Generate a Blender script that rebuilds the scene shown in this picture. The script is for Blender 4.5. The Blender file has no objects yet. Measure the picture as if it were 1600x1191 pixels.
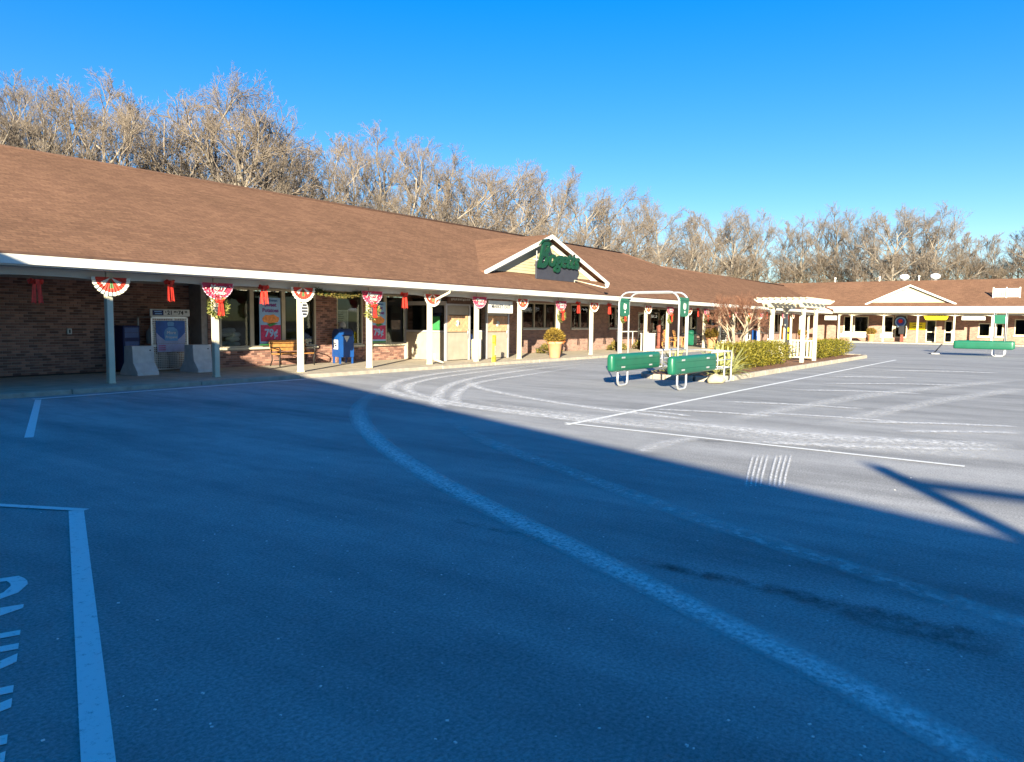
import bpy, math, random
from mathutils import Vector, Matrix
random.seed(7)
scene = bpy.context.scene
R = math.radians
# ------------------------------------------------------------------ camera
FPX = 1150.0
YAW, PITCH, ROLL, CH = R(36.1), R(4.65), R(0.63), 1.7
fw = Vector((math.cos(YAW)*math.cos(PITCH), math.sin(YAW)*math.cos(PITCH), -math.sin(PITCH)))
rt0 = Vector((math.sin(YAW), -math.cos(YAW), 0)); up0 = rt0.cross(fw)
rt = rt0*math.cos(ROLL) + up0*math.sin(ROLL); up = up0*math.cos(ROLL) - rt0*math.sin(ROLL)
cd = bpy.data.cameras.new('camera'); cam = bpy.data.objects.new('camera', cd); scene.collection.objects.link(cam)
m = Matrix((rt, up, -fw)).transposed().to_4x4(); m.translation = Vector((0, 0, CH)); cam.matrix_world = m
cd.sensor_width = 36.0; cd.lens = FPX/1600*36; cd.clip_start = 0.05; cd.clip_end = 3000
scene.camera = cam
# ------------------------------------------------------------------ light
EL = R(14.5); SH = Vector((0.859, 0.512, 0)).normalized()      # horizontal travel of sunlight
sun_dir = Vector((SH.x*math.cos(EL), SH.y*math.cos(EL), -math.sin(EL)))
w = bpy.data.worlds.new('World'); scene.world = w; w.use_nodes = True
nt = w.node_tree; nt.nodes.clear()
sky = nt.nodes.new('ShaderNodeTexSky'); sky.sky_type = 'NISHITA'; sky.sun_disc = False
sky.sun_elevation = EL; sky.sun_rotation = math.atan2(-SH.x, -SH.y)
sky.altitude = 0; sky.air_density = 0.95; sky.dust_density = 0.0; sky.ozone_density = 3.0
hs = nt.nodes.new('ShaderNodeHueSaturation'); hs.inputs['Saturation'].default_value = 1.83; hs.inputs['Hue'].default_value = 0.5165
bg = nt.nodes.new('ShaderNodeBackground'); bg.inputs['Strength'].default_value = 0.092
ow = nt.nodes.new('ShaderNodeOutputWorld')
gm = nt.nodes.new('ShaderNodeGamma'); gm.inputs[1].default_value = 0.62
nt.links.new(sky.outputs[0], gm.inputs[0]); nt.links.new(gm.outputs[0], hs.inputs['Color']); nt.links.new(hs.outputs[0], bg.inputs[0]); nt.links.new(bg.outputs[0], ow.inputs[0])
sl = bpy.data.lights.new('sun', 'SUN'); sl.energy = 4.3; sl.angle = R(0.35); sl.color = (1.0, 0.895, 0.675)
so = bpy.data.objects.new('sun', sl); scene.collection.objects.link(so)
so.rotation_euler = sun_dir.to_track_quat('-Z', 'Y').to_euler(); so.location = (-30, -20, 30)
scene.view_settings.view_transform = 'Standard'; scene.view_settings.look = 'None'
scene.view_settings.gamma = 1.0; scene.view_settings.use_curve_mapping = False
scene.view_settings.exposure = 2.15
scene.cycles.max_bounces = 6; scene.cycles.transparent_max_bounces = 12; scene.cycles.caustics_reflective = False; scene.cycles.caustics_refractive = False

# ------------------------------------------------------------------ helpers
COL = scene.collection
class MB:
    def __init__(s): s.v = []; s.f = []; s.sm = []
    def add(s, vs, fs, smooth=False):
        o = len(s.v); s.v += [tuple(p) for p in vs]; s.f += [tuple(i+o for i in f) for f in fs]; s.sm += [smooth]*len(fs); return s
    def box(s, x0, x1, y0, y1, z0, z1, M=None):
        vs = [Vector(p) for p in ((x0,y0,z0),(x1,y0,z0),(x1,y1,z0),(x0,y1,z0),(x0,y0,z1),(x1,y0,z1),(x1,y1,z1),(x0,y1,z1))]
        if M: vs = [M @ p for p in vs]
        return s.add(vs, [(0,3,2,1),(4,5,6,7),(0,1,5,4),(1,2,6,5),(2,3,7,6),(3,0,4,7)])
    def cbox(s, x0, x1, y0, y1, z0, z1, c=0.01, M=None):
        # box with chamfered vertical and horizontal edges
        vs = []
        for x, sx in ((x0, 1), (x1, -1)):
            for y, sy in ((y0, 1), (y1, -1)):
                for z, sz in ((z0, 1), (z1, -1)):
                    vs += [Vector((x, y+sy*c, z+sz*c)), Vector((x+sx*c, y, z+sz*c)), Vector((x+sx*c, y+sy*c, z))]
        if M: vs = [M @ p for p in vs]
        def ix(a, b, d, k): return (a*4+b*2+d)*3+k
        fs = []
        for a in (0, 1):
            q = [ix(a,0,0,0), ix(a,1,0,0), ix(a,1,1,0), ix(a,0,1,0)]; fs.append(q if a else q[::-1])
            q = [ix(0,a,0,1), ix(1,a,0,1), ix(1,a,1,1), ix(0,a,1,1)]; fs.append(q[::-1] if a else q)
            q = [ix(0,0,a,2), ix(1,0,a,2), ix(1,1,a,2), ix(0,1,a,2)]; fs.append(q if a else q[::-1])
        for a in (0, 1):
            for b in (0, 1):
                f = [ix(a,b,0,0), ix(a,b,1,0), ix(a,b,1,1), ix(a,b,0,1)]; fs.append(f if (a ^ b) else f[::-1])
                f = [ix(a,0,b,0), ix(a,1,b,0), ix(a,1,b,2), ix(a,0,b,2)]; fs.append(f if not (a ^ b) else f[::-1])
                f = [ix(0,a,b,1), ix(1,a,b,1), ix(1,a,b,2), ix(0,a,b,2)]; fs.append(f if (a ^ b) else f[::-1])
                for d in (0, 1):
                    f = [ix(a,b,d,0), ix(a,b,d,1), ix(a,b,d,2)]; fs.append(f if (a+b+d) % 2 == 0 else f[::-1])
        return s.add(vs, fs)
    def tube(s, pts, r, n=8, cap=True, smooth=True):
        pts = [Vector(p) for p in pts]; k = len(pts)
        rs = r if isinstance(r, (list, tuple)) else [r]*k
        vs = []; ref = None
        for i in range(k):
            t = (pts[min(i+1, k-1)] - pts[max(i-1, 0)]).normalized()
            if ref is None: ref = Vector((0, 0, 1)) if abs(t.z) < .9 else Vector((1, 0, 0))
            a = t.cross(ref); 
            if a.length < 1e-4: a = t.orthogonal()
            a.normalize(); b = a.cross(t).normalized(); ref = b
            for j in range(n):
                q = 2*math.pi*j/n; vs.append(pts[i] + (a*math.cos(q) + b*math.sin(q))*rs[i])
        fs = [(i*n+j, i*n+(j+1) % n, (i+1)*n+(j+1) % n, (i+1)*n+j) for i in range(k-1) for j in range(n)]
        s.add(vs, fs, smooth)
        if cap:
            o = len(s.v)-len(vs)
            s.f += [tuple(o+j for j in range(n))[::-1], tuple(o+(k-1)*n+j for j in range(n))]; s.sm += [False]*2
        return s
    def lathe(s, prof, n=20, c=(0, 0, 0), smooth=True):
        vs = [(c[0]+r*math.cos(2*math.pi*j/n), c[1]+r*math.sin(2*math.pi*j/n), c[2]+z) for r, z in prof for j in range(n)]
        fs = [(i*n+j, i*n+(j+1) % n, (i+1)*n+(j+1) % n, (i+1)*n+j) for i in range(len(prof)-1) for j in range(n)]
        s.add(vs, fs, smooth); o = len(s.v)-len(vs)
        s.f += [tuple(o+j for j in range(n))[::-1], tuple(o+(len(prof)-1)*n+j for j in range(n))]; s.sm += [False]*2
        return s
    def prism(s, poly, d, M):
        # poly in local xy, extruded 0..d along z, then M
        n = len(poly); vs = [M @ Vector((p[0], p[1], 0)) for p in poly] + [M @ Vector((p[0], p[1], d)) for p in poly]
        return s.add(vs, [tuple(range(n))[::-1], tuple(range(n, 2*n))] + [(i, (i+1) % n, n+(i+1) % n, n+i) for i in range(n)])
    def build(s, name, mat, parent=None, loc=None, rz=0):
        me = bpy.data.meshes.new(name); me.from_pydata(s.v, [], s.f); me.update()
        me.polygons.foreach_set('use_smooth', s.sm)
        me.materials.append(mat)
        return link(name, me, parent, loc, rz)
def link(name, me, parent=None, loc=None, rz=0):
    o = bpy.data.objects.new(name, me); COL.objects.link(o)
    if parent: o.parent = parent
    if loc: o.location = loc
    if rz: o.rotation_euler.z = rz
    return o
def tag(o, label, cat, group=None):
    o['label'] = label; o['category'] = cat
    if group: o['group'] = group
    return o
def thing(name, label, cat, loc=(0, 0, 0), rz=0, group=None):
    o = bpy.data.objects.new(name, None); COL.objects.link(o); o.location = loc; o.rotation_euler.z = rz
    o.empty_display_size = .2
    return tag(o, label, cat, group)
def struct(o): o['kind'] = 'structure'; return o
def copy_tree(o, parent=None):
    c = o.copy(); COL.objects.link(c); c.parent = parent
    for ch in o.children: copy_tree(ch, c)
    return c
XZ = Matrix(((1,0,0,0),(0,0,-1,0),(0,1,0,0),(0,0,0,1)))      # local xy -> world xz, facing -Y
def text(name, body, mat, parent, M, size, depth=.004, shear=0, bold=0, align='CENTER', sx=1.0):
    c = bpy.data.curves.new(name, 'FONT'); c.body = body; c.size = size; c.extrude = depth; c.shear = shear; c.offset = bold
    c.align_x = align; c.align_y = 'CENTER'; c.resolution_u = 3
    t = bpy.data.objects.new(name, c); COL.objects.link(t)
    dg = bpy.context.evaluated_depsgraph_get()
    me = bpy.data.meshes.new_from_object(t.evaluated_get(dg)); bpy.data.objects.remove(t); bpy.data.curves.remove(c)
    me.transform(M @ Matrix.Diagonal((sx, 1, 1, 1))); me.materials.clear(); me.materials.append(mat); me.name = name
    return link(name, me, parent)
ORD = ['first','second','third','fourth','fifth','sixth','seventh','eighth','ninth','tenth','eleventh','twelfth','thirteenth','fourteenth','fifteenth','sixteenth','seventeenth','eighteenth','nineteenth','twentieth','twenty-first','twenty-second','twenty-third','twenty-fourth','twenty-fifth','twenty-sixth','twenty-seventh','twenty-eighth','twenty-ninth','thirtieth','thirty-first','thirty-second','thirty-third','thirty-fourth','thirty-fifth','thirty-sixth','thirty-seventh','thirty-eighth','thirty-ninth','fortieth']

# ------------------------------------------------------------------ materials
def newmat(name):
    mt = bpy.data.materials.new(name); mt.use_nodes = True
    return mt, mt.node_tree, mt.node_tree.nodes['Principled BSDF']
def N(t, typ, **kw):
    n = t.nodes.new(typ)
    for k, v in kw.items():
        if hasattr(n, k): setattr(n, k, v)
        else: n.inputs[k.replace('_', ' ')].default_value = v
    return n
def mixc(t, fac, a, b, mode='MIX'):
    n = t.nodes.new('ShaderNodeMix'); n.data_type = 'RGBA'; n.blend_type = mode
    for sock, v in ((n.inputs[0], fac), (n.inputs[6], a), (n.inputs[7], b)):
        if hasattr(v, 'is_linked'): t.links.new(v, sock)
        else: sock.default_value = v if isinstance(v, (int, float)) else (*v, 1) if len(v) == 3 else v
    return n.outputs[2]
def ramp(t, src, p0, p1, c0=(0,0,0), c1=(1,1,1)):
    n = t.nodes.new('ShaderNodeValToRGB'); e = n.color_ramp.elements
    e[0].position = p0; e[1].position = p1; e[0].color = (*c0, 1); e[1].color = (*c1, 1)
    t.links.new(src, n.inputs[0]); return n.outputs[0]
def plain(name, col, rough=.6, var=.12, scale=6, metal=0, bump=.0, spec=.3):
    mt, t, b = newmat(name)
    tc = N(t, 'ShaderNodeTexCoord'); nz = N(t, 'ShaderNodeTexNoise', Scale=scale, Detail=6.0)
    t.links.new(tc.outputs['Object'], nz.inputs['Vector'])
    c = mixc(t, ramp(t, nz.outputs['Fac'], .3, .7), tuple(x*(1-var) for x in col), tuple(min(1, x*(1+var)) for x in col))
    t.links.new(c, b.inputs['Base Color']); b.inputs['Roughness'].default_value = rough; b.inputs['Metallic'].default_value = metal
    b.inputs['Specular IOR Level'].default_value = spec
    if bump:
        bp = N(t, 'ShaderNodeBump', Strength=bump, Distance=.02); n2 = N(t, 'ShaderNodeTexNoise', Scale=scale*8, Detail=4.0)
        t.links.new(tc.outputs['Object'], n2.inputs['Vector']); t.links.new(n2.outputs['Fac'], bp.inputs['Height']); t.links.new(bp.outputs[0], b.inputs['Normal'])
    return mt
def island(name, c0, c1, rough=.8, spec=.2, trans=0):
    # colour varied piece by piece
    mt, t, b = newmat(name)
    g = N(t, 'ShaderNodeNewGeometry'); n = t.nodes.new('ShaderNodeValToRGB'); n.color_ramp.elements[0].color = (*c0, 1); n.color_ramp.elements[1].color = (*c1, 1)
    t.links.new(g.outputs['Random Per Island'], n.inputs[0]); t.links.new(n.outputs[0], b.inputs['Base Color'])
    b.inputs['Roughness'].default_value = rough; b.inputs['Specular IOR Level'].default_value = spec
    if trans:
        tr = N(t, 'ShaderNodeBsdfTranslucent'); t.links.new(n.outputs[0], tr.inputs[0]); mx = N(t, 'ShaderNodeMixShader'); mx.inputs[0].default_value = trans
        out = t.nodes['Material Output']; t.links.new(b.outputs[0], mx.inputs[1]); t.links.new(tr.outputs[0], mx.inputs[2]); t.links.new(mx.outputs[0], out.inputs[0])
    return mt
def asphalt_mat():
    mt, t, b = newmat('asphalt'); L = t.links.new
    tc = N(t, 'ShaderNodeTexCoord')
    big = N(t, 'ShaderNodeTexNoise', Scale=.12, Detail=5.0); L(tc.outputs['Object'], big.inputs['Vector'])
    mp = N(t, 'ShaderNodeMapping'); mp.inputs['Scale'].default_value = (.22, .045, 1); mp.inputs['Rotation'].default_value = (0, 0, R(-8)); L(tc.outputs['Object'], mp.inputs['Vector'])
    st = N(t, 'ShaderNodeTexNoise', Scale=4.0, Detail=6.0, Roughness=.65); L(mp.outputs[0], st.inputs['Vector'])
    fine = N(t, 'ShaderNodeTexNoise', Scale=48.0, Detail=4.0, Roughness=.75); L(tc.outputs['Object'], fine.inputs['Vector'])
    mid = N(t, 'ShaderNodeTexNoise', Scale=3.0, Detail=8.0, Roughness=.7); L(tc.outputs['Object'], mid.inputs['Vector'])
    c = mixc(t, ramp(t, big.outputs['Fac'], .35, .65), (.21,.21,.21), (.27,.269,.267))
    # dried salt film; colour also lightened over the shaded foreground to brighten its shade
    sx = N(t, 'ShaderNodeSeparateXYZ'); L(tc.outputs['Object'], sx.inputs[0])
    gx = N(t, 'ShaderNodeMapRange'); gx.inputs['From Min'].default_value = -2.; gx.inputs['From Max'].default_value = 5.; L(sx.outputs['X'], gx.inputs['Value'])
    ml = N(t, 'ShaderNodeMath', operation='MULTIPLY'); L(gx.outputs[0], ml.inputs[0]); L(ramp(t, st.outputs['Fac'], .34, .62), ml.inputs[1])
    m2 = N(t, 'ShaderNodeMath', operation='MULTIPLY'); g2 = N(t, 'ShaderNodeMapRange'); g2.inputs['From Min'].default_value = 8.; g2.inputs['From Max'].default_value = 18.; g2.inputs['To Min'].default_value = .8; g2.inputs['To Max'].default_value = .5; L(sx.outputs['X'], g2.inputs['Value']); L(ml.outputs[0], m2.inputs[0]); L(g2.outputs[0], m2.inputs[1])
    c = mixc(t, m2.outputs[0], c, (.44,.435,.43))
    c = mixc(t, .4, c, ramp(t, mid.outputs['Fac'], .3, .75, (.75,.75,.75), (1.2,1.2,1.2)), 'MULTIPLY')
    c = mixc(t, .8, c, ramp(t, fine.outputs['Fac'], .3, .72, (.5,.5,.5), (1.5,1.5,1.5)), 'MULTIPLY')
    L(c, b.inputs['Base Color']); b.inputs['Roughness'].default_value = .9; b.inputs['Specular IOR Level'].default_value = .15
    bp = N(t, 'ShaderNodeBump', Strength=.5, Distance=.006); L(fine.outputs['Fac'], bp.inputs['Height']); L(bp.outputs[0], b.inputs['Normal'])
    return mt
def film_mat(name, col, dens, scale=9., lo=.35, hi=.65):
    # thin dusty film with gaps
    mt, t, b = newmat(name); L = t.links.new
    tc = N(t, 'ShaderNodeTexCoord'); nz = N(t, 'ShaderNodeTexNoise', Scale=scale, Detail=7.0, Roughness=.75); L(tc.outputs['Object'], nz.inputs['Vector'])
    at = N(t, 'ShaderNodeAttribute', attribute_name='edge')
    a = ramp(t, nz.outputs['Fac'], lo, hi); m1 = N(t, 'ShaderNodeMath', operation='MULTIPLY'); L(a, m1.inputs[0]); L(at.outputs['Fac'], m1.inputs[1])
    m2 = N(t, 'ShaderNodeMath', operation='MULTIPLY'); L(m1.outputs[0], m2.inputs[0]); m2.inputs[1].default_value = dens
    b.inputs['Base Color'].default_value = (*col, 1); b.inputs['Roughness'].default_value = .95; b.inputs['Specular IOR Level'].default_value = .1
    L(m2.outputs[0], b.inputs['Alpha']); return mt
def paint_mat(name, col, wear=.5):
    mt, t, b = newmat(name); L = t.links.new
    tc = N(t, 'ShaderNodeTexCoord'); nz = N(t, 'ShaderNodeTexNoise', Scale=22., Detail=8.0, Roughness=.8); L(tc.outputs['Object'], nz.inputs['Vector'])
    L(mixc(t, ramp(t, nz.outputs['Fac'], .55, .72), col, (.16,.16,.16)), b.inputs['Base Color']); b.inputs['Roughness'].default_value = .75
    return mt
def brick_tex_mat(name):
    mt, t, b = newmat(name); L = t.links.new
    tc = N(t, 'ShaderNodeTexCoord'); sp = N(t, 'ShaderNodeSeparateXYZ'); L(tc.outputs['Object'], sp.inputs[0])
    ad = N(t, 'ShaderNodeMath', operation='ADD'); L(sp.outputs[0], ad.inputs[0]); L(sp.outputs[1], ad.inputs[1])
    cb = N(t, 'ShaderNodeCombineXYZ'); L(ad.outputs[0], cb.inputs[0]); L(sp.outputs[2], cb.inputs[1])
    br = N(t, 'ShaderNodeTexBrick'); L(cb.outputs[0], br.inputs['Vector'])
    for k, v in (('Scale', 1.), ('Mortar Size', .006), ('Brick Width', .21), ('Row Height', .075), ('Mortar Smooth', .2), ('Bias', -.1)): br.inputs[k].default_value = v
    br.inputs['Color1'].default_value = (.38,.20,.145,1); br.inputs['Color2'].default_value = (.20,.11,.085,1); br.inputs['Mortar'].default_value = (.36,.33,.30,1)
    nz = N(t, 'ShaderNodeTexNoise', Scale=1.3, Detail=5.0); L(tc.outputs['Object'], nz.inputs['Vector'])
    L(mixc(t, .5, br.outputs['Color'], ramp(t, nz.outputs['Fac'], .3, .7, (.6,.6,.6), (1.15,1.1,1.1)), 'MULTIPLY'), b.inputs['Base Color'])
    b.inputs['Roughness'].default_value = .9
    bp = N(t, 'ShaderNodeBump', Strength=.6, Distance=.01, invert=True); L(br.outputs['Fac'], bp.inputs['Height']); L(bp.outputs[0], b.inputs['Normal'])
    return mt
def shingle_mat():
    mt, t, b = newmat('roof_shingle'); L = t.links.new
    tc = N(t, 'ShaderNodeTexCoord'); uv = N(t, 'ShaderNodeUVMap')
    br = N(t, 'ShaderNodeTexBrick'); L(uv.outputs[0], br.inputs['Vector'])
    for k, v in (('Scale', 1.), ('Mortar Size', .008), ('Brick Width', .32), ('Row Height', .15), ('Mortar Smooth', .4)): br.inputs[k].default_value = v
    br.inputs['Color1'].default_value = (.20,.112,.071,1); br.inputs['Color2'].default_value = (.155,.086,.057,1); br.inputs['Mortar'].default_value = (.115,.068,.05,1)
    nz = N(t, 'ShaderNodeTexNoise', Scale=.5, Detail=6.0); L(tc.outputs['Object'], nz.inputs['Vector'])
    f = N(t, 'ShaderNodeTexNoise', Scale=9., Detail=6.0, Roughness=.8); L(tc.outputs['Object'], f.inputs['Vector'])
    c = mixc(t, .6, br.outputs['Color'], ramp(t, nz.outputs['Fac'], .3, .7, (.8,.8,.8), (1.15,1.12,1.1)), 'MULTIPLY')
    c = mixc(t, .8, c, ramp(t, f.outputs['Fac'], .3, .7, (.7,.7,.7), (1.3,1.3,1.3)), 'MULTIPLY')
    L(c, b.inputs['Base Color']); b.inputs['Roughness'].default_value = 1.; b.inputs['Specular IOR Level'].default_value = 0.
    bp = N(t, 'ShaderNodeBump', Strength=.35, Distance=.008, invert=True); L(br.outputs['Fac'], bp.inputs['Height']); L(bp.outputs[0], b.inputs['Normal'])
    return mt
def glass_mat():
    mt, t, b = newmat('window_glass'); L = t.links.new
    tr = N(t, 'ShaderNodeBsdfTransparent'); tr.inputs[0].default_value = (.78,.82,.82,1)
    gl = N(t, 'ShaderNodeBsdfGlossy'); gl.inputs['Roughness'].default_value = .02; gl.inputs[0].default_value = (.9,.95,1,1)
    fr = N(t, 'ShaderNodeFresnel'); fr.inputs[0].default_value = 1.3
    mx = N(t, 'ShaderNodeMixShader'); L(fr.outputs[0], mx.inputs[0]); L(tr.outputs[0], mx.inputs[1]); L(gl.outputs[0], mx.inputs[2])
    L(mx.outputs[0], t.nodes['Material Output'].inputs[0]); return mt
def ground_mat():
    mt, t, b = newmat('leaf_litter'); L = t.links.new
    tc = N(t, 'ShaderNodeTexCoord'); nz = N(t, 'ShaderNodeTexNoise', Scale=.6, Detail=9.0, Roughness=.7); L(tc.outputs['Object'], nz.inputs['Vector'])
    L(ramp(t, nz.outputs['Fac'], .3, .7, (.09,.065,.04), (.17,.13,.08)), b.inputs['Base Color']); b.inputs['Roughness'].default_value = .95
    return mt
M = {}
M['asphalt'] = asphalt_mat(); M['salt'] = film_mat('salt_film', (.80,.79,.77), 1.0); M['salt_faint'] = film_mat('salt_film_faint', (.74,.73,.71), .7)
M['salt_tread'] = film_mat('salt_tread', (.80,.79,.77), 1.0, 30., .3, .6); M['damp'] = film_mat('damp_stain', (.02,.02,.02), .6, 5., .4, .65)
M['paint'] = paint_mat('white_road_paint', (.78,.78,.76)); M['ground'] = ground_mat()
M['concrete'] = plain('sidewalk_concrete', (.42,.365,.285), .85, .18, 2.5, bump=.15); M['kerb'] = plain('kerb_concrete', (.34,.30,.24), .85, .2, 5, bump=.2)
M['block'] = plain('barrier_concrete', (.55,.54,.53), .85, .12, 5, bump=.25)
M['brick'] = island('brick', (.13,.07,.058), (.40,.215,.16), .9); M['mortar'] = plain('mortar', (.32,.28,.25), .95, .15, 8); M['brickwall'] = brick_tex_mat('brickwork')
M['shingle'] = shingle_mat(); M['cream'] = plain('cream_paint', (.57,.52,.39), .5, .06, 3); M['white'] = plain('white_paint', (.60,.59,.54), .45, .05, 3)
M['gable'] = plain('gable_cream_paint', (.44,.385,.25), .6, .06, 3); M['valance'] = plain('beige_valance_paint', (.52,.49,.43), .6, .06, 3); M['soffit'] = plain('soffit_paint', (.52,.46,.36), .7, .06, 2)
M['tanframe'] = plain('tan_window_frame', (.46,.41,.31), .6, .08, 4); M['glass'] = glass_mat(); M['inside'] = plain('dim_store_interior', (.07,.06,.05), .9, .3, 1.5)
M['shelfgoods'] = island('shelf_goods', (.05,.09,.04), (.38,.36,.30), .7)
M['tan'] = plain('tan_panel', (.33,.29,.23), .6, .1, 3); M['lattice'] = plain('orange_tan_board', (.45,.28,.16), .7, .2, 7); M['greyframe'] = plain('grey_metal_frame', (.42,.41,.42), .45, .06, 4, .3)
M['darkbrown'] = plain('dark_brown_panel', (.09,.05,.035), .7, .2, 4)
M['galv'] = plain('galvanised_pipe', (.62,.62,.62), .35, .08, 8, .6); M['green'] = plain('green_plastic', (.008,.105,.06), .35, .1, 3, spec=.5); M['greendark'] = plain('green_groove', (.01,.09,.055), .5, .1, 3)
M['usblue'] = plain('blue_mailbox_paint', (.006,.055,.22), .35, .1, 4, spec=.5); M['red'] = plain('red_fabric', (.62,.035,.02), .6, .2, 14); M['pink'] = plain('crimson_fabric', (.52,.05,.10), .6, .25, 10)
M['fanred'] = plain('red_stripe_fabric', (.55,.05,.03), .65, .15, 12); M['fanwhite'] = plain('white_stripe_fabric', (.72,.70,.58), .65, .1, 12); M['fangreen'] = plain('green_stripe_fabric', (.08,.17,.06), .65, .1, 12)
M['wreath'] = island('wreath_greens', (.06,.10,.015), (.36,.34,.10), .7, trans=.15); M['garland'] = island('garland_greens', (.02,.05,.012), (.22,.15,.04), .8)
M['wood'] = plain('honey_wood', (.42,.20,.06), .5, .25, 9); M['iron'] = plain('black_iron', (.02,.02,.02), .5, .1, 5, .3); M['darkgrey'] = plain('dark_grey', (.05,.05,.055), .6, .15, 5)
M['terra'] = plain('terracotta', (.55,.29,.15), .8, .1, 4); M['yellow'] = plain('yellow_plastic', (.85,.68,.01), .4, .08, 3); M['orange'] = plain('orange_paint', (.6,.17,.03), .6, .2, 5)
M['black'] = plain('black_print', (.015,.015,.018), .6, .05, 3); M['navy'] = plain('navy_print', (.01,.02,.09), .5, .05, 3); M['skyblue'] = plain('sky_blue_print', (.25,.45,.75), .5, .08, 4)
M['posterblue'] = plain('poster_blue', (.015,.10,.38), .4, .35, 3); M['posterlight'] = plain('poster_light_blue', (.10,.30,.58), .4, .2, 4); M['lilac'] = plain('poster_lilac', (.36,.38,.55), .5, .15, 5)
M['magenta'] = plain('poster_magenta', (.45,.03,.12), .5, .3, 9); M['purple'] = plain('poster_purple', (.16,.02,.22), .5, .05, 3); M['potato'] = plain('poster_orange', (.75,.28,.08), .5, .25, 12)
M['leafgreen'] = plain('poster_green', (.04,.22,.07), .5, .2, 8); M['slate'] = plain('slate_panel', (.035,.037,.05), .6, .12, 3); M['signgreen'] = plain('green_sign_letter', (.004,.04,.02), .45, .1, 3)
M['sack'] = plain('grey_sack', (.36,.36,.35), .8, .25, 7); M['rust'] = plain('rust_iron', (.17,.055,.04), .8, .3, 8)
M['hedge'] = island('hedge_leaves', (.07,.075,.008), (.27,.225,.03), .6, trans=.25); M['shrub'] = island('dry_shrub', (.10,.065,.012), (.33,.22,.04), .8, trans=.2); M['stem'] = plain('stem_bark', (.12,.085,.06), .9, .2, 20)
M['yucca'] = island('yucca_leaves', (.12,.16,.04), (.55,.53,.22), .5, trans=.2); M['mulch'] = plain('mulch', (.20,.10,.055), .95, .4, 9, bump=.6); M['rock'] = plain('tan_boulder', (.42,.36,.24), .9, .25, 4, bump=.5)
M['bark'] = plain('grey_bark', (.22,.19,.155), .9, .35, 3, bump=.3); M['twig'] = island('twigs', (.13,.105,.088), (.25,.205,.16), .9); M['bushtwig'] = island('brush_twigs', (.12,.088,.05), (.23,.17,.095), .9)
M['myrtle'] = plain('pale_bark', (.34,.27,.19), .85, .25, 9); M['myrtletwig'] = island('brown_twigs', (.13,.06,.04), (.26,.13,.08), .9)
M['metalroof'] = plain('white_metal', (.82,.83,.84), .35, .05, 3); M['aluminium'] = plain('aluminium', (.6,.62,.64), .3, .05, 4, .8)
M['stucco'] = plain('stucco', (.5,.47,.42), .9, .08, 2, bump=.2); M['palewhite'] = plain('pale_panel', (.62,.60,.55), .6, .08, 3)
M['pinkprint'] = plain('pale_pink_print', (.6,.42,.5), .6, .05, 3); M['dkolive'] = plain('olive_print', (.10,.09,.02), .6, .05, 3); M['neon'] = plain('blue_red_panel', (.05,.09,.4), .5, .3, 6)

# ------------------------------------------------------------------ ground and paving
g = MB(); g.add([(-400,-400,-.06),(700,-400,-.06),(700,700,-.06),(-400,700,-.06)], [(0,1,2,3)])
struct(g.build('ground', M['ground']))
KY = 17.35
lot = MB(); lot.add([(-90,-120,0),(77.2,-120,0),(77.2,KY-.15,0),(-90,KY-.15,0)], [(0,1,2,3)])
lot = struct(lot.build('parking_lot', M['asphalt']))
sw = MB(); sw.box(-14, 77.2, KY, 22.3, -.05, .1); struct(sw.build('sidewalk', M['concrete']))
sw = MB(); sw.box(77.35, 82, -40, 22.3, -.05, .104); struct(sw.build('sidewalk', M['concrete']))
kb = MB()
for i in range(30):
    x0 = -14 + i*3.04; kb.cbox(x0, x0+3.03, KY-.15, KY-.003, -.05, .108, .02)
struct(kb.build('kerb', M['kerb']))
kb = MB()
for i in range(18): kb.cbox(77.2, 77.347, KY-.16-(i+1)*3.04, KY-.16-i*3.04-.01, -.05, .112, .02)
struct(kb.build('kerb', M['kerb']))
def gp(x, y, z=0.0):
    d = fw + rt*((x-800)/FPX) + up*((595.5-y)/FPX); t = (z-CH)/d.z
    return Vector((d.x*t, d.y*t, z))
def ribbon(name, pts, wid, mat, z, parent, steps=10, soft=True):
    # flat strip on the ground following a smooth curve through pts (world xy)
    z = .0086 + max(0, z-.008)*.14
    P = [Vector((p[0], p[1], 0)) for p in pts]; W = wid if isinstance(wid, (list, tuple)) else [wid]*len(P)
    cur = []; cw = []
    for i in range(len(P)-1):
        p0, p1, p2, p3 = P[max(i-1, 0)], P[i], P[i+1], P[min(i+2, len(P)-1)]
        for k in range(steps):
            t = k/steps
            cur.append(.5*((2*p1) + (p2-p0)*t + (2*p0-5*p1+4*p2-p3)*t*t + (3*p1-p0-3*p2+p3)*t**3)); cw.append(W[i]*(1-t)+W[i+1]*t)
    cur.append(P[-1]); cw.append(W[-1])
    vs = []; ed = []; n = len(cur); K = 5
    for i, p in enumerate(cur):
        tg = (cur[min(i+1, n-1)]-cur[max(i-1, 0)]).normalized(); s = Vector((-tg.y, tg.x, 0))
        fade = min(1, 5*i/n, 9*(n-1-i)/n) if soft else 1
        for k in range(K):
            u = k/(K-1)*2-1; vs.append((p.x+s.x*u*cw[i]/2, p.y+s.y*u*cw[i]/2, z)); ed.append((1-abs(u)**2)*fade if soft else 1)
    fs = [(i*K+k, i*K+k+1, (i+1)*K+k+1, (i+1)*K+k) for i in range(n-1) for k in range(K-1)]
    me = bpy.data.meshes.new(name); me.from_pydata(vs, [], fs); me.materials.append(mat)
    a = me.attributes.new('edge', 'FLOAT', 'POINT'); a.data.foreach_set('value', ed)
    return link(name, me, parent)
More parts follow.
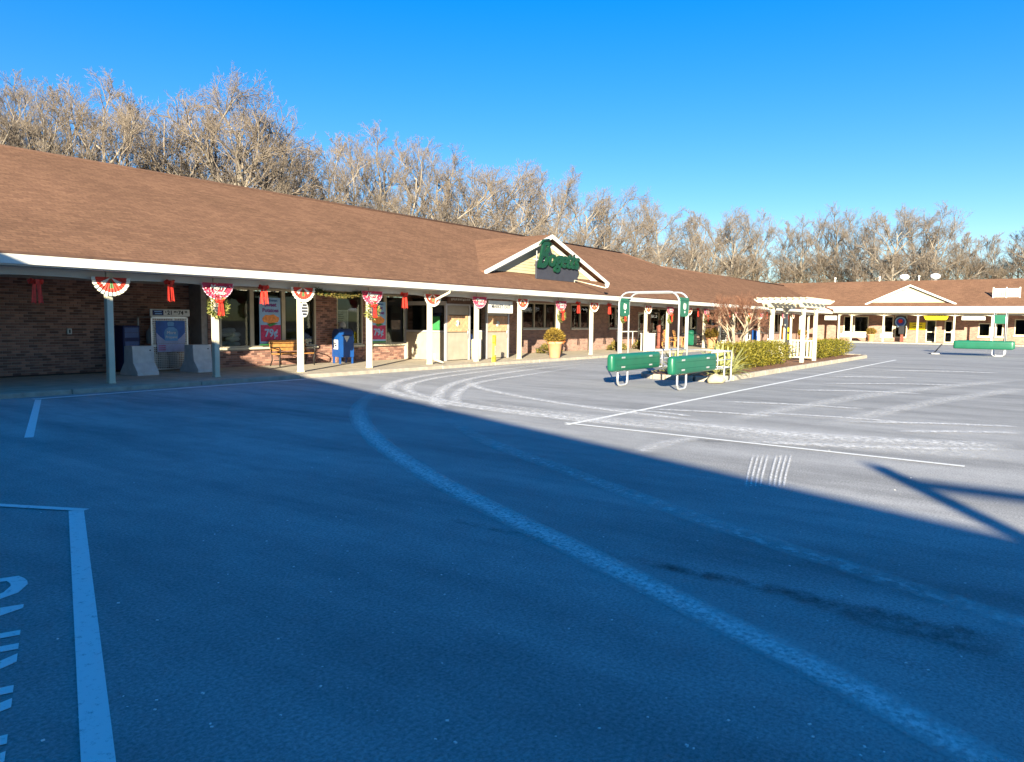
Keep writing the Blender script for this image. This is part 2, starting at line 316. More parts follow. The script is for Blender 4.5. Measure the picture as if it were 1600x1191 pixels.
def pxr(name, pts, wid, mat, z, **k): return ribbon(name, [gp(*p)[:2] for p in pts], wid, mat, z, lot, **k)
# painted lines
def line(a, b, wd, z=.004):
    a = Vector((*a, 0)); b = Vector((*b, 0)); t = (b-a).normalized(); s = Vector((-t.y, t.x, 0))*wd/2; q = MB()
    q.add([(p.x, p.y, z) for p in (a-s, b-s, b+s, a+s)], [(0,1,2,3)]); return q.build('painted_line', M['paint'], lot)
line((10.3,6.38), (40.4,6.08), .10); line((10.44,6.5), (10.36,.75), .09, .008)
STD = Vector((.38,.925,0)).normalized()
line((2.88,6.82), (2.88-STD.x*9, 6.82-STD.y*9), .115); line((2.93,6.75), (1.9,8.77), .085, .008)
line((6.35,16.55), (6.35-STD.x*5.5, 16.55-STD.y*5.5), .11); line((6.3,16.68), (13.4,16.9), .17, .008)
# lettering in the bay beside the thick line
bx = Vector((STD.x, STD.y, 0)); by = Vector((-STD.y, STD.x, 0))
LM = Matrix(((bx.x,by.x,0,0),(bx.y,by.y,0,0),(0,0,1,0),(0,0,0,1)))
fo = gp(60, 893)
LM.translation = Vector((fo.x, fo.y, .005)) + by*.36
text('painted_lettering', 'PARKING', M['paint'], lot, LM, 1.0, .0005, align='RIGHT', sx=.78)
# salt tracks left by turning tyres
pxr('salt_track', [(1010,556),(850,567),(720,580),(640,592),(608,604),(616,614),(690,630),(790,644),(900,657),(1050,672)], .42, M['salt'], .012)
pxr('salt_track', [(960,562),(820,574),(710,587),(655,597),(637,606),(652,617),(720,631),(830,646),(960,661),(1080,676)], .34, M['salt'], .016)
pxr('salt_track', [(930,567),(830,578),(760,588),(715,598),(690,611),(682,628),(690,640)], .36, M['salt'], .020)
pxr('salt_track', [(900,575),(820,587),(760,596),(728,606),(712,620),(716,634)], .30, M['salt'], .024)
pxr('salt_track', [(728,592),(742,604),(790,616),(870,630),(980,645),(1110,660)], .34, M['salt'], .028)
pxr('salt_track', [(700,618),(780,634),(900,650),(1050,668),(1250,690),(1450,705),(1590,712)], [.5,.6,.8,1.0,1.2,1.2,1.2], M['salt_faint'], .010)
pxr('salt_track', [(990,655),(1120,668),(1250,681),(1400,690),(1590,698)], [.4,.6,.9,.8,.7], M['salt'], .032)
pxr('salt_track', [(1150,690),(1250,695),(1380,700),(1590,704)], [.2,.4,.35,.25], M['salt'], .036)
pxr('salt_track', [(1130,660),(1240,638),(1400,613),(1590,594)], [.5,.6,.7,.8], M['salt_faint'], .014)
pxr('salt_track', [(1280,668),(1400,640),(1500,622),(1600,608)], [.5,.6,.7,.8], M['salt_faint'], .018)
for k, (x0, y0, x1, y1, wd) in enumerate(((1010,640,1210,652,.3),(1120,628,1350,640,.35),(1230,610,1440,616,.4),(1280,600,1500,603,.45),(1320,660,1590,668,.3),(1180,646,1420,662,.25),(1400,676,1590,678,.3),(1290,590,1420,592,.5),(950,640,1080,652,.25),(1380,580,1560,584,.7))):
    pxr('salt_track', [(x0,y0),((x0+x1)/2+8,(y0+y1)/2-1),(x1,y1)], wd, M['salt'], .040+.004*k)
pxr('salt_track', [(600,605),(565,630),(562,655),(590,690),(655,735),(760,792),(880,850),(1000,910),(1150,985),(1300,1060),(1520,1180),(1600,1225)], [.3,.35,.38,.38,.36,.34,.32,.30,.28,.28,.27,.27], M['salt_tread'], .010)
pxr('salt_track', [(690,650),(760,690),(900,742),(1100,815),(1300,880),(1570,967),(1650,995)], [.3,.34,.34,.32,.3,.28,.28], M['salt_faint'], .014)
for k in range(8):
    x = 1170+k*7.6+(6 if k > 3 else 0); pxr('salt_track', [(x+7,711),(x+3,726),(x-2,746),(x-5,764)], .034, M['salt_tread'], .012+.002*k)
pxr('salt_track', [(985,712),(1040,694),(1090,684)], .35, M['salt_faint'], .026)
pxr('damp_stain', [(940,865),(1080,895),(1240,930),(1380,968),(1590,1020)], [.15,.22,.25,.42,.5], M['damp'], .008)
pxr('damp_stain', [(700,812),(790,832),(900,850)], .12, M['damp'], .008)
pxr('damp_stain', [(1085,688),(1110,691),(1135,692)], .2, M['damp'], .030)
rnd = random.Random(3)
chips = MB()
for k in range(160):
    p = gp(rnd.uniform(60, 1560), rnd.uniform(700, 1185)); r = rnd.uniform(.0015, .005)
    if (p.x*.9 - p.y*.36) < -8: continue
    a = rnd.uniform(0, 6.28); mtx = Matrix.Translation((p.x, p.y, r*.4)) @ Matrix.Rotation(a, 4, 'Z')
    chips.box(-r*1.5, r*1.5, -r, r, -r*.5, r*.5, mtx)
ch = chips.build('salt_grains', M['paint']); ch['kind'] = 'stuff'; ch['label'] = 'scattered pale grit and salt grains on the asphalt'

# ------------------------------------------------------------------ long store building on the left
SL = .449; EY = 17.6; EZ = 3.03
def rz_(y): return EZ + SL*(y-EY)
COLX = [2.9,5.75,8.58,11.35,14.14,16.91,19.85,22.55,25.45,28.47,31.5,34.55,37.5,40.4,43.22,46.06,48.85,51.6,54.43,57.24,60.15,63.05,65.9,68.75,71.55,74.4]
store = thing('store_building', 'long single storey brick store with brown shingle roof and white columned porch', 'building', (0,0,0))
WY = 21.5; WL = 22.2; ZT = 2.76
def uvroof(o, f):
    me = o.data; uv = me.uv_layers.new(name='UVMap')
    for lp in me.loops:
        p = me.vertices[lp.vertex_index].co; uv.data[lp.index].uv = f(p)
    return o
# roof: front slope with the ridge stepping down past the gable, and the back slopes
th = .09
def slab(poly, name, parent, mat, uvf):
    q = MB(); n = len(poly); q.add([Vector(p) for p in poly] + [Vector(p)-Vector((0,0,th)) for p in poly], [tuple(range(n)), tuple(range(n, 2*n))[::-1]] + [(n+i, n+(i+1) % n, (i+1) % n, i) for i in range(n)])
    return uvroof(q.build(name, mat, parent), uvf)
L_ = math.hypot(1, SL)
roof = slab([(-14,EY,EZ),(90,EY,EZ),(90,24,rz_(24)),(51.6,24,rz_(24)),(49.3,26,rz_(26)),(-14,26,rz_(26))], 'roof', store, M['shingle'], lambda p: (p.x, p.y*L_))
bk = MB()
bk.add([(-14,26,rz_(26)-.01),(49.3,26,rz_(26)-.01),(49.3,34,3.2),(-14,34,3.2)], [(0,1,2,3)])
bk.add([(49.3,24.3,rz_(24)-.01),(90,24,rz_(24)-.01),(90,30.4,3.0),(49.3,30.4,3.0)], [(0,1,2,3)])
bk.add([(49.3,26,rz_(26)-.01),(51.6,24,rz_(24)-.01),(51.6,32,3.0),(49.3,34,3.1)], [(0,1,2,3)])
uvroof(bk.build('back_roof', M['shingle'], store), lambda p: (p.x, p.y*L_))
rc = MB(); rc.tube([(-14,26,rz_(26)+.0),(49.3,26,rz_(26)+.0)], .07, 6); rc.tube([(49.3,26,rz_(26)),(51.6,24,rz_(24))], .07, 6); rc.tube([(51.6,24,rz_(24)),(84,24,rz_(24))], .07, 6)
rc.build('ridge_cap', M['shingle'], store)
# eaves: drip edge, gutter board, soffit
q = MB(); q.box(-14, 77.5, EY-.03, EY+.0, EZ-.28, EZ-.045); q.build('fascia', M['white'], store)
q = MB(); q.box(-14, 77.5, EY-.13, EY-.031, EZ-.25, EZ-.05); q.build('gutter', M['white'], store)
q = MB(); q.box(-14, 77.5, EY-.14, EY+.02, EZ-.046, EZ+.004); q.build('drip_edge', M['darkbrown'], store)
q = MB(); q.box(-14, 81, EY+.001, 22.3, ZT, ZT+.03); q.build('soffit', M['soffit'], store)
# arched valance between the columns
VB = 2.50; VR = .09
for i in range(len(COLX)-1):
    a, b = COLX[i]+.085, COLX[i+1]-.085; poly = []
    for k in range(13):
        u = k/12; poly.append((a+(b-a)*u, VB+VR*(1-(2*u-1)**4)*1.0))
    poly += [(b, ZT-.002), (a, ZT-.002)]
    q = MB(); q.prism(poly, .05, Matrix.Translation((0, 18.2, 0)) @ XZ); q.build('valance', M['valance'], store)
cq = MB(); cq.cbox(-.075, .075, -.075, .075, .0, ZT-.1, .012); cq.cbox(-.083, .083, -.083, .083, 0, .05, .008)
c0 = None
for x in COLX:
    if c0 is None: c0 = cq.build('column', M['cream'], store, (x, 18.2, .1))
    else: link('column', c0.data, store, (x, 18.2, .1))
# downspout with elbow at the fifth visible column
q = MB(); X5 = 19.85
q.tube([(X5+.32,EY-.08,EZ-.12),(X5+.32,EY-.08,EZ-.32),(X5+.16,18.05,2.45),(X5+.13,18.07,2.3)], .045, 8)
q.build('downspout', M['cream'], store); q = MB()
q.tube([(X5+.13,18.07,.5),(X5+.13,18.07,.28),(X5+.36,17.85,.16)], .045, 8); q.build('downspout_shoe', M['cream'], store)
# openings on the front wall: (x0, x1, z0, z1, panes, frame material)
WIN = [(13.55,17.38,.74,2.70,[13.57,14.74,15.99,17.36]), (18.35,19.62,.74,2.70,[18.35,19.62]), (19.83,22.1,.74,2.70,[19.83,20.83,22.1]),
       (30.3,33.35,1.34,2.66,[30.3,31.35,32.35,33.35]), (34.95,36.95,1.34,2.66,[34.95,35.95,36.95]), (39.3,41.0,1.34,2.66,[39.3,40.15,41.0]),
       (45.0,47.6,.9,2.66,[45.0,46.3,47.6]), (50.2,53.0,.9,2.66,[50.2,51.6,53.0]), (55.0,57.0,.9,2.66,[55,56,57]), (60.4,63.2,.9,2.66,[60.4,61.8,63.2]), (66.2,69.2,.9,2.66,[66.2,67.7,69.2]), (72.0,74.8,.9,2.66,[72,73.4,74.8])]
DOORS = [(43.2,44.3), (58.2,59.3), (64.2,65.2), (70.2,71.2)]
ops = sorted([(a,b,c,d) for a,b,c,d,_ in WIN] + [(a,b,.1,2.35) for a,b in DOORS] + [(22.4,27.0,.1,2.6)])
wall = MB(); x = 13.15
for a, b, c, d in ops:
    wall.box(x, a, WY, WY+.25, .1, ZT-.003)
    if c > .1: wall.box(a, b, WY, WY+.25, .1, c)
    wall.box(a, b, WY, WY+.25, d, ZT-.003); x = b
wall.box(x, 81, WY, WY+.25, .1, ZT-.003)
# split: the near run (left of the entrance) gets modelled bricks over mortar, the far run a brick texture
nearw = MB(); farw = MB()
for i in range(0, len(wall.v), 8):
    vs = wall.v[i:i+8]; (nearw if max(v[0] for v in vs) <= 22.5 else farw).add(vs, [(0,3,2,1),(4,5,6,7),(0,1,5,4),(1,2,6,5),(2,3,7,6),(3,0,4,7)])
nearw.box(-14, 13.149, WL, WL+.2, .1, ZT-.003); nearw.box(12.95, 13.148, WY+.02, WL-.001, .1, ZT-.003)
nw = nearw.build('wall', M['mortar'], store); farw.build('wall', M['brickwall'], store)
bricks = []
BW, BH, BD = .2, .064, .014
def lay(x0, x1, z0, z1, y):
    r = 0; z = z0+.006
    while z+BH <= z1:
        xx = x0 - (.105 if r % 2 else 0)
        while xx < x1-.01:
            a, b = max(xx, x0), min(xx+BW, x1)
            if b-a > .03: bricks.append((a, b, z, y))
            xx += .21
        z += .0745; r += 1
lay(5.2, 12.94, .1, ZT-.01, WL)
for a, b, z0, z1 in ((13.15,13.55,.1,ZT-.01),(13.55,17.38,.1,.66),(17.38,18.35,.1,ZT-.01),(18.35,19.62,.1,.66),(19.62,19.83,.1,ZT-.01),(19.83,22.1,.1,.66),(22.1,22.39,.1,ZT-.01)): lay(a, b, z0, z1, WY)
rb = random.Random(11); fullb = [b for b in bricks if b[1]-b[0] > .19]; rest = [b for b in bricks if b[1]-b[0] <= .19]
def seen(b): return (b[0]**2+b[3]**2) + (200 if b[0] < 6.4 else 0) + (60 if b[2] > 2.4 else 0)
fullb.sort(key=seen); big = fullb[:300]; rest += fullb[300:]
bm0 = MB(); bm0.cbox(-.1, .1, -BD, .004, 0, BH, .005); bme = bpy.data.meshes.new('brick'); bme.from_pydata(bm0.v, [], bm0.f); bme.materials.append(M['brick'])
mo, mt_, mb_ = newmat('brick_single'); oi = N(mt_, 'ShaderNodeObjectInfo'); cr = mt_.nodes.new('ShaderNodeValToRGB'); cr.color_ramp.elements[0].color = (.13,.07,.058,1); cr.color_ramp.elements[1].color = (.40,.215,.16,1)
mt_.links.new(oi.outputs['Random'], cr.inputs[0]); mt_.links.new(cr.outputs[0], mb_.inputs['Base Color']); mb_.inputs['Roughness'].default_value = .9
bme.materials.clear(); bme.materials.append(mo)
for a, b, z, y in big: link('brick', bme, nw, ((a+b)/2, y-rb.uniform(0, .004), z))
bs = MB()
for a, b, z, y in rest: bs.box(a, b, y-BD-rb.uniform(0, .004), y+.004, z, z+BH)
bo = bs.build('bricks', M['brick'], nw); bo['kind'] = 'stuff'
# windows
for a, b, c, d, ms in WIN:
    near = a < 23; fm = M['tanframe']; y0 = WY-.02 if near else WY-.01
    wf = MB(); wf.box(a, b, y0, WY+.12, d-.06, d); wf.box(a, b, y0, WY+.12, c, c+.05)
    for k, x in enumerate(ms):
        hw = .075 if (near and 0 < k < len(ms)-1) else .045
        xa, xb = max(x-hw, a), min(x+hw, b); wf.box(xa, xb, y0-.003, WY+.12, c+.05, d-.06)
    wo = wf.build('window', fm, store)
    for k in range(len(ms)-1):
        p = MB(); p.box(ms[k]+.03, ms[k+1]-.03, WY+.05, WY+.056, c+.03, d-.03); p.build('pane', M['glass'], wo)
    s = MB(); s.cbox(a-.04, b+.04, WY-.11, WY+.02, c-.075, c-.002, .01); s.build('sill', M['cream'] if near else M['white'], wo)
for a, b in DOORS:
    f = MB(); f.box(a, a+.06, WY-.02, WY+.1, .1, 2.35); f.box(b-.06, b, WY-.02, WY+.1, .1, 2.35); f.box(a, b, WY-.021, WY+.1, 2.27, 2.352); f.box(a, b, WY-.0, WY+.06, .1, .35); f.box(a+.06, b-.06, WY, WY+.06, 1.1, 1.18)
    d = f.build('door', M['white'], store); p = MB(); p.box(a+.05, b-.05, WY+.03, WY+.036, .3, 2.3); p.build('pane', M['glass'], d)
    h = MB(); h.tube([(b-.12,WY-.06,.95),(b-.12,WY-.06,1.35)], .012, 6); h.build('handle', M['aluminium'], d)
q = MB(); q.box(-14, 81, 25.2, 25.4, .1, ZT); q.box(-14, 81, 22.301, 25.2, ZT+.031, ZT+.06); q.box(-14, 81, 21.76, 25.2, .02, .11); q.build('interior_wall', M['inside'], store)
q = MB(); q.box(-14, -13.8, 22, 34, .1, 3.2); q.box(-14, 90, 33.8, 34, 0, 3.1); q.build('rear_wall', M['brickwall'], store)
# shop goods standing inside on low shelves behind the glass
rg = random.Random(5)
q = MB()
def goods(a, b, z0, y, hmin, hmax, wmin=.1, wmax=.3):
    x = a
    while x < b:
        wd = rg.uniform(wmin, wmax); h = rg.uniform(hmin, hmax); q.box(x, min(x+wd*.9, b), y+rg.uniform(0,.1), y+.35, z0, z0+h); x += wd
goods(16.3,17.2,.12,22.3,.5,.9); goods(18.5,19.5,.12,22.4,.6,.85); goods(20.9,22.0,.12,22.2,.6,.72,.3,.5); goods(20.95,22.0,.85,22.25,.15,.6,.15,.3)
goods(30.4,33.2,.9,21.9,.7,1.35,.3,.6); goods(35.0,36.9,.9,21.9,.7,1.1,.3,.6); goods(39.4,41,.9,22,.6,1.2,.3,.6); goods(45,47.6,.2,22,.7,1.4,.3,.6); goods(50.2,53,.2,22,.7,1.4,.3,.6); goods(60.4,63.2,.2,22,.7,1.4,.3,.6)
q.build('shelf_goods', M['shelfgoods'], store)['kind'] = 'stuff'
# front gable over the entrance
GY = 19.42; gz0 = rz_(GY); GA, GB_, GC, GZ = 24.3, 34.4, 29.1, 5.74
gab = MB(); gab.add([(GA+.3,GY+.02,gz0-.25),(GB_-.3,GY+.02,gz0-.25),(GC,GY+.02,GZ-.22)], [(0,1,2)]); gab = gab.build('gable', M['gable'], store)
zz = gz0+.02
while zz < GZ-.35:
    z1 = zz+.13
    def xl(z, s): 
        t = (z-gz0)/(GZ-gz0); return (GA+(GC-GA)*t+.28) if s < 0 else (GB_+(GC-GB_)*t-.28)
    a0, b0, a1, b1 = xl(zz,-1), xl(zz,1), xl(z1,-1), xl(z1,1)
    if b1-a1 < .15: break
    q = MB(); q.add([(a0,GY-.022,zz),(b0,GY-.022,zz),(b1,GY-.002,z1),(a1,GY-.002,z1),(a0,GY+.015,zz),(b0,GY+.015,zz),(b1,GY+.015,z1),(a1,GY+.015,z1)], [(0,1,2,3),(0,4,5,1),(3,2,6,7),(1,5,6,2),(0,3,7,4),(4,7,6,5)])
    q.build('siding_board', M['gable'], gab); zz += .131
OV = .42    # overhang of the gable roof in front of its wall
def back_y(z): return EY + (z-EZ)/SL
for (xa, nm) in ((GA-.25,'left'), (GB_+.25,'right')):
    za = gz0-.02+(-.05)
    f0, f1 = (xa, GY-OV, za), (GC, GY-OV, GZ)
    slab([f0, f1, (GC, back_y(GZ)+.3, GZ), (xa, back_y(za)+.2, za)] if xa < GC else [f1, f0, (xa, back_y(za)+.2, za), (GC, back_y(GZ)+.3, GZ)], 'gable_roof', store, M['shingle'], lambda p: (p.y, p.x*1.1))
    q = MB(); A = Vector((xa, 0, za)); B = Vector((GC, 0, GZ)); t = (B-A).normalized(); dn = Vector((0,0,-.2))
    q.add([Vector((p.x, yy, p.z)) for yy in (GY-OV-.035, GY-OV-.001) for p in (A, B, B+dn, A+dn*.9)], [(0,1,2,3),(7,6,5,4),(0,4,5,1),(2,6,7,3),(1,5,6,2),(0,3,7,4)]); q.build('rake_board', M['white'], store)
    q = MB(); q.add([Vector((p.x, yy, p.z)) for yy in (GY-.05, GY-.024) for p in (A+dn*.6, B+dn*.6, B+dn*2.0, A+dn*2.0)], [(0,1,2,3),(7,6,5,4),(0,4,5,1),(2,6,7,3),(1,5,6,2),(0,3,7,4)]); q.build('frieze_board', M['palewhite'], store)
# floodlight on an arm in front of the gable
fl = thing('floodlight', 'small white floodlight on a long arm reaching out over the roof below the gable sign', 'floodlight', (0,0,0))
q = MB(); q.tube([(31.0,18.9,3.72),(31.1,17.2,3.32)], .025, 6); q.tube([(31.0,18.9,rz_(18.9)),(31.0,18.9,3.72)], .025, 6); q.build('arm', M['cream'], fl)
q = MB(); q.lathe([(.03,-.1),(.07,-.06),(.11,.06),(.12,.1)], 12, (31.1,17.15,3.42)); q.build('lamp_head', M['white'], fl)
# green script sign standing in front of the gable
SY = 18.78
gs = thing('gable_sign', 'green script lettering sign with a slate panel in front of the white gable', 'sign', (0,0,0))
q = MB(); q.cbox(27.7, 31.3, SY+.12, SY+.2, 3.62, 4.42, .01); q.build('panel', M['slate'], gs)
q = MB()
for x in (27.9, 29.4, 31.0): q.tube([(x,SY+.25,rz_(SY+.25)-.02),(x,SY+.25,4.9)], .03, 6)
q.tube([(27.6,SY+.22,4.5),(31.5,SY+.22,4.5)], .025, 6); q.build('frame', M['greyframe'], gs)
text('lettering', 'ogetts', M['signgreen'], gs, Matrix.Translation((29.85, SY+.05, 4.60)) @ XZ, 1.12, .05, .35, .03, sx=.95)
text('lettering', 'B', M['signgreen'], gs, Matrix.Translation((28.0, SY+.04, 4.68)) @ XZ, 1.75, .05, .45, .035, sx=.8)
q = MB(); q.tube([(27.7,SY,5.12),(28.05,SY,5.36),(28.5,SY,5.42),(28.68,SY,5.25),(28.4,SY,5.08)], [.03,.06,.07,.06,.03], 6); q.build('swash', M['signgreen'], gs)

# ------------------------------------------------------------------ entrance vestibules
def vestibule(label, x0, x1, y0, side):
    v = thing('entrance_vestibule', label, 'vestibule', (x0, y0, .1), 0, 'entrance vestibules under the porch')
    W_ = x1-x0; D_ = WY-y0-.002
    f = MB()
    for x in (0, W_-.09): f.box(x, x+.09, 0, .09, 0, 2.3)
    f.box(0, .09, D_-.1, D_, 0, 2.3); f.box(W_-.09, W_, D_-.1, D_, 0, 2.3); f.box(0, W_, -.002, .09, 2.2, 2.32); f.box(-.002, .09, 0, D_, 2.2, 2.318); f.box(W_-.09, W_+.002, 0, D_, 2.2, 2.318); f.box(-.003, .092, .09, D_, 1.12, 1.2); f.box(0, W_, 0, D_, 2.318, 2.36)
    f.build('frame', M['greyframe'], v)
    d = MB(); d.box(.1, W_-.1, .03, .07, .03, 1.12); d = d.build('lower_panel', M['tan'], v)
    d = MB(); d.box(.1, W_-.1, .025, .07, 1.15, 1.8); d = d.build('upper_panel', M['lattice'], v)
    n = random.Random(int(x0*10)); 
    for i in range(8):
        for j in range(5):
            if (i+j) % 2: k = MB(); a = .16+i*(W_-.36)/7; b = 1.2+j*.13; k.box(a-.04, a+.04, .012, .024, b, b+.08); k.build('print_square', M['terra'], d)
    k = MB(); k.lathe([(.001,0),(.13,0),(.13,.01),(.001,.012)], 12); me = k.build('white_disc', M['white'], d); me.rotation_euler.x = R(90); me.location = (W_/2, .024, 1.48)
    d = MB(); d.box(.1, W_-.1, .03, .07, 1.83, 2.19); d.build('top_panel', M['tan'], v)
    d = MB(); d.box(.02, .06, .1, D_-.1, .02, 1.11); d.build('side_panel', M['tan'], v)
    d = MB(); d.box(.03, .036, .1, D_-.1, 1.2, 2.2); d.build('pane', M['glass'], v)
    d = MB(); d.tube([(W_-.2,-.03,.9),(W_-.2,-.03,1.3)], .015, 6); d.build('handle', M['aluminium'], v)
    if side:
        d = MB(); d.box(.022, .028, .35, 1.0, 1.22, 1.75); d.build('green_notice', M['leafgreen'], v)
        d = MB(); d.box(.018, .022, .2, .62, 1.9, 2.15); d.build('blue_notice', M['slate'], v)
    return v
vestibule('tan panelled entrance vestibule beside the near window row, green notice on its side', 21.9, 23.42, 19.22, True)
vestibule('tan panelled entrance vestibule under the white MARKET EXIT sign', 24.5, 26.1, 19.22, False)
hb = thing('header_sign', 'dark brown header board with pale lettering above the nearer entrance', 'sign', (21.9,19.0,0))
q = MB(); q.box(0, 1.6, .1, .16, 2.36, 2.68); q.build('board', M['darkbrown'], hb)
q = MB(); rr = random.Random(6); xx = .18
while xx < 1.35: ww = rr.uniform(.05,.1); q.box(xx, xx+ww*.8, .092, .099, 2.53-rr.uniform(.02,.05), 2.53+rr.uniform(.03,.06)); xx += ww+.02
q.build('lettering', M['sack'], hb)
ms = thing('market_exit_sign', 'white hanging sign reading MARKET EXIT between the porch columns', 'sign', (0,0,0))
q = MB(); q.cbox(23.45, 25.1, 18.30, 18.34, 2.02, 2.52, .006); q.build('board', M['white'], ms)
text('lettering', 'MARKET EXIT', M['slate'], ms, Matrix.Translation((24.28, 18.296, 2.28)) @ XZ, .21, .003, 0, .003)
q = MB(); q.tube([(23.7,18.32,2.52),(23.7,18.32,2.62)], .008, 5); q.tube([(24.9,18.32,2.52),(24.9,18.32,2.62)], .008, 5); q.build('hanger', M['iron'], ms)

# ------------------------------------------------------------------ building round the right hand corner
RX = 77.6; RZ0 = 3.2; RS = .47
rb_ = thing('corner_building', 'brick store wing across the far end of the lot with a cream gable', 'building', (0,0,0))
def rrz(x): return RZ0+RS*(x-RX)
slab([(RX,-45,RZ0),(RX,27,RZ0),(84,27,rrz(84)),(84,-45,rrz(84))][::-1], 'roof', rb_, M['shingle'], lambda p: (p.y, p.x*1.1))
slab([(84,-45,rrz(84)-.005),(84,27,rrz(84)-.005),(90.4,27,3.2),(90.4,-45,3.2)][::-1], 'back_roof', rb_, M['shingle'], lambda p: (p.y, p.x*1.1))
q = MB(); q.box(RX-.03, RX, -45, 17.4, RZ0-.27, RZ0-.05); q.build('fascia', M['white'], rb_)
q = MB(); q.box(RX-.14, RX-.031, -45, 17.4, RZ0-.17, RZ0-.05); q.build('gutter', M['white'], rb_)
q = MB(); e = .012
q.add([(RX-.1,-45,rrz(RX-.1)+e),(RX-.1,17.3,rrz(RX-.1)+e),(RX+.5,18.2,rrz(RX+.5)+e),(RX+.5,-45,rrz(RX+.5)+e),(RX-.1,-45,rrz(RX-.1)+e+.03),(RX-.1,17.3,rrz(RX-.1)+e+.03),(RX+.5,18.2,rrz(RX+.5)+e+.03),(RX+.5,-45,rrz(RX+.5)+e+.03)], [(0,1,2,3),(7,6,5,4),(0,4,5,1),(1,5,6,2),(2,6,7,3),(3,7,4,0)]); q.build('white_eave_flashing', M['metalroof'], rb_)
q = MB(); e=.012
q.add([(71.5,EY-.14,rz_(EY-.14)+e),(77.3,EY-.14,rz_(EY-.14)+e),(77.3,EY+.75,rz_(EY+.75)+e),(72.6,EY+.75,rz_(EY+.75)+e),(71.5,EY-.14,rz_(EY-.14)+e+.03),(77.3,EY-.14,rz_(EY-.14)+e+.03),(77.3,EY+.75,rz_(EY+.75)+e+.03),(72.6,EY+.75,rz_(EY+.75)+e+.03)], [(3,2,1,0),(4,5,6,7),(0,1,5,4),(1,2,6,5),(2,3,7,6),(3,0,4,7)]); q.build('white_eave_flashing', M['metalroof'], store)
q = MB(); q.box(RX+.001, 81.6, -45, 17.55, 2.86, 2.89); q.build('soffit', M['soffit'], rb_)
RC = [17.0, 15.85, 13.0, 10.1, 7.15, 4.25, 1.35, -1.5, -4.4, -7.3]
for i, y in enumerate(RC):
    link('column', c0.data, rb_, (78.2, y, .13))
    if i:
        a, b = RC[i]+.085, RC[i-1]-.085
        poly = [(a+(b-a)*k/8, 2.6+.09*(1-(2*k/8-1)**4)) for k in range(9)] + [(b, 2.858), (a, 2.858)]
        q = MB(); q.prism(poly, .05, Matrix(((0,0,1,78.18),(1,0,0,0),(0,1,0,0),(0,0,0,1)))); q.build('valance', M['cream'], rb_)
WX = 81.6
def px_y(px, X=WX):   # y on the far wall for a photo column
    d = fw + rt*((px-800)/FPX) + up*((595.5-510)/FPX); return d.y*X/d.x
RW = [(1318,1331,.95,2.6),(1334,1357,.95,2.6),(1381,1396,.95,2.6),(1398,1417,.5,2.7),(1529,1548,.75,2.0),(1556,1568,.75,2.0),(1585,1605,.9,2.4)]
rops = sorted([(px_y(b), px_y(a), c, d, 'w') for a,b,c,d in RW] + [(px_y(1463), px_y(1447), .104, 2.25, 'd'), (px_y(1489), px_y(1476), .104, 2.2, 'd')])
q = MB(); y = -40
for a, b, c, d, k in rops:
    q.box(WX, WX+.25, y, a, .104, 2.857)
    if c > .11: q.box(WX, WX+.25, a, b, .104, c)
    q.box(WX, WX+.25, a, b, d, 2.857); y = b
q.box(WX, WX+.25, y, 21.5, .104, 2.857); q.build('wall', M['brickwall'], rb_)
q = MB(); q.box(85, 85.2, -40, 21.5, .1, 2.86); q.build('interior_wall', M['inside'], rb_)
q = MB(); q.box(90, 90.2, -45, 27, 0, 3.2); q.build('rear_wall', M['brickwall'], rb_)
for a, b, c, d, k in rops:
    f = MB(); f.box(WX-.03, WX+.1, a, a+.09, c, d); f.box(WX-.03, WX+.1, b-.09, b, c, d); f.box(WX-.031, WX+.1, a, b, d-.09, d); f.box(WX-.031, WX+.1, a, b, c, c+.08)
    if k == 'd': f.box(WX-.02, WX+.08, a+.09, b-.09, 1.05, 1.15)
    o = f.build('window' if k == 'w' else 'door', M['cream'], rb_)
    p = MB(); p.box(WX+.04, WX+.046, a+.05, b-.05, c+.05, d-.05); p.build('pane', M['glass'], o)
    if k == 'w' and c > .7: s = MB(); s.box(WX-.12, WX-.032, a-.08, b+.08, c-.12, c+.02); s.build('sill', M['cream'], o)
    if k == 'd': s = MB(); s.tube([(WX-.06,a+.15,.95),(WX-.06,a+.15,1.3)], .015, 6); s.build('handle', M['aluminium'], o)
s = MB(); s.box(WX-.04, WX-.001, px_y(1358), px_y(1314), .45, .84); s.box(WX-.04, WX-.001, px_y(1396), px_y(1376), .45, .84); s.build('white_apron_panel', M['palewhite'], rb_)
# cream gable
HX = 79.0; hz = rrz(HX); Ya, Yb, Yc, HZ = 14.8, 7.1, 10.95, 5.55
q = MB(); q.add([(HX,Ya-.2,hz-.2),(HX,Yb+.2,hz-.2),(HX,Yc,HZ-.12)], [(0,2,1)]); gb2 = q.build('gable', M['gable'], rb_)
zz = hz+.02
while zz < HZ-.35:
    t0 = (zz-hz)/(HZ-hz); t1 = (zz+.16-hz)/(HZ-hz)
    a0, b0, a1, b1 = Yb+(Yc-Yb)*t0+.2, Ya+(Yc-Ya)*t0-.2, Yb+(Yc-Yb)*t1+.2, Ya+(Yc-Ya)*t1-.2
    if b1-a1 < .1: break
    q = MB(); q.add([(HX-.035,a0,zz),(HX-.035,b0,zz),(HX-.012,b1,zz+.16),(HX-.012,a1,zz+.16),(HX-.004,a0,zz),(HX-.004,b0,zz),(HX-.004,b1,zz+.16),(HX-.004,a1,zz+.16)], [(3,2,1,0),(1,5,4,0),(7,6,2,3),(2,6,5,1),(4,7,3,0),(5,6,7,4)]); q.build('siding_board', M['gable'], gb2); zz += .162
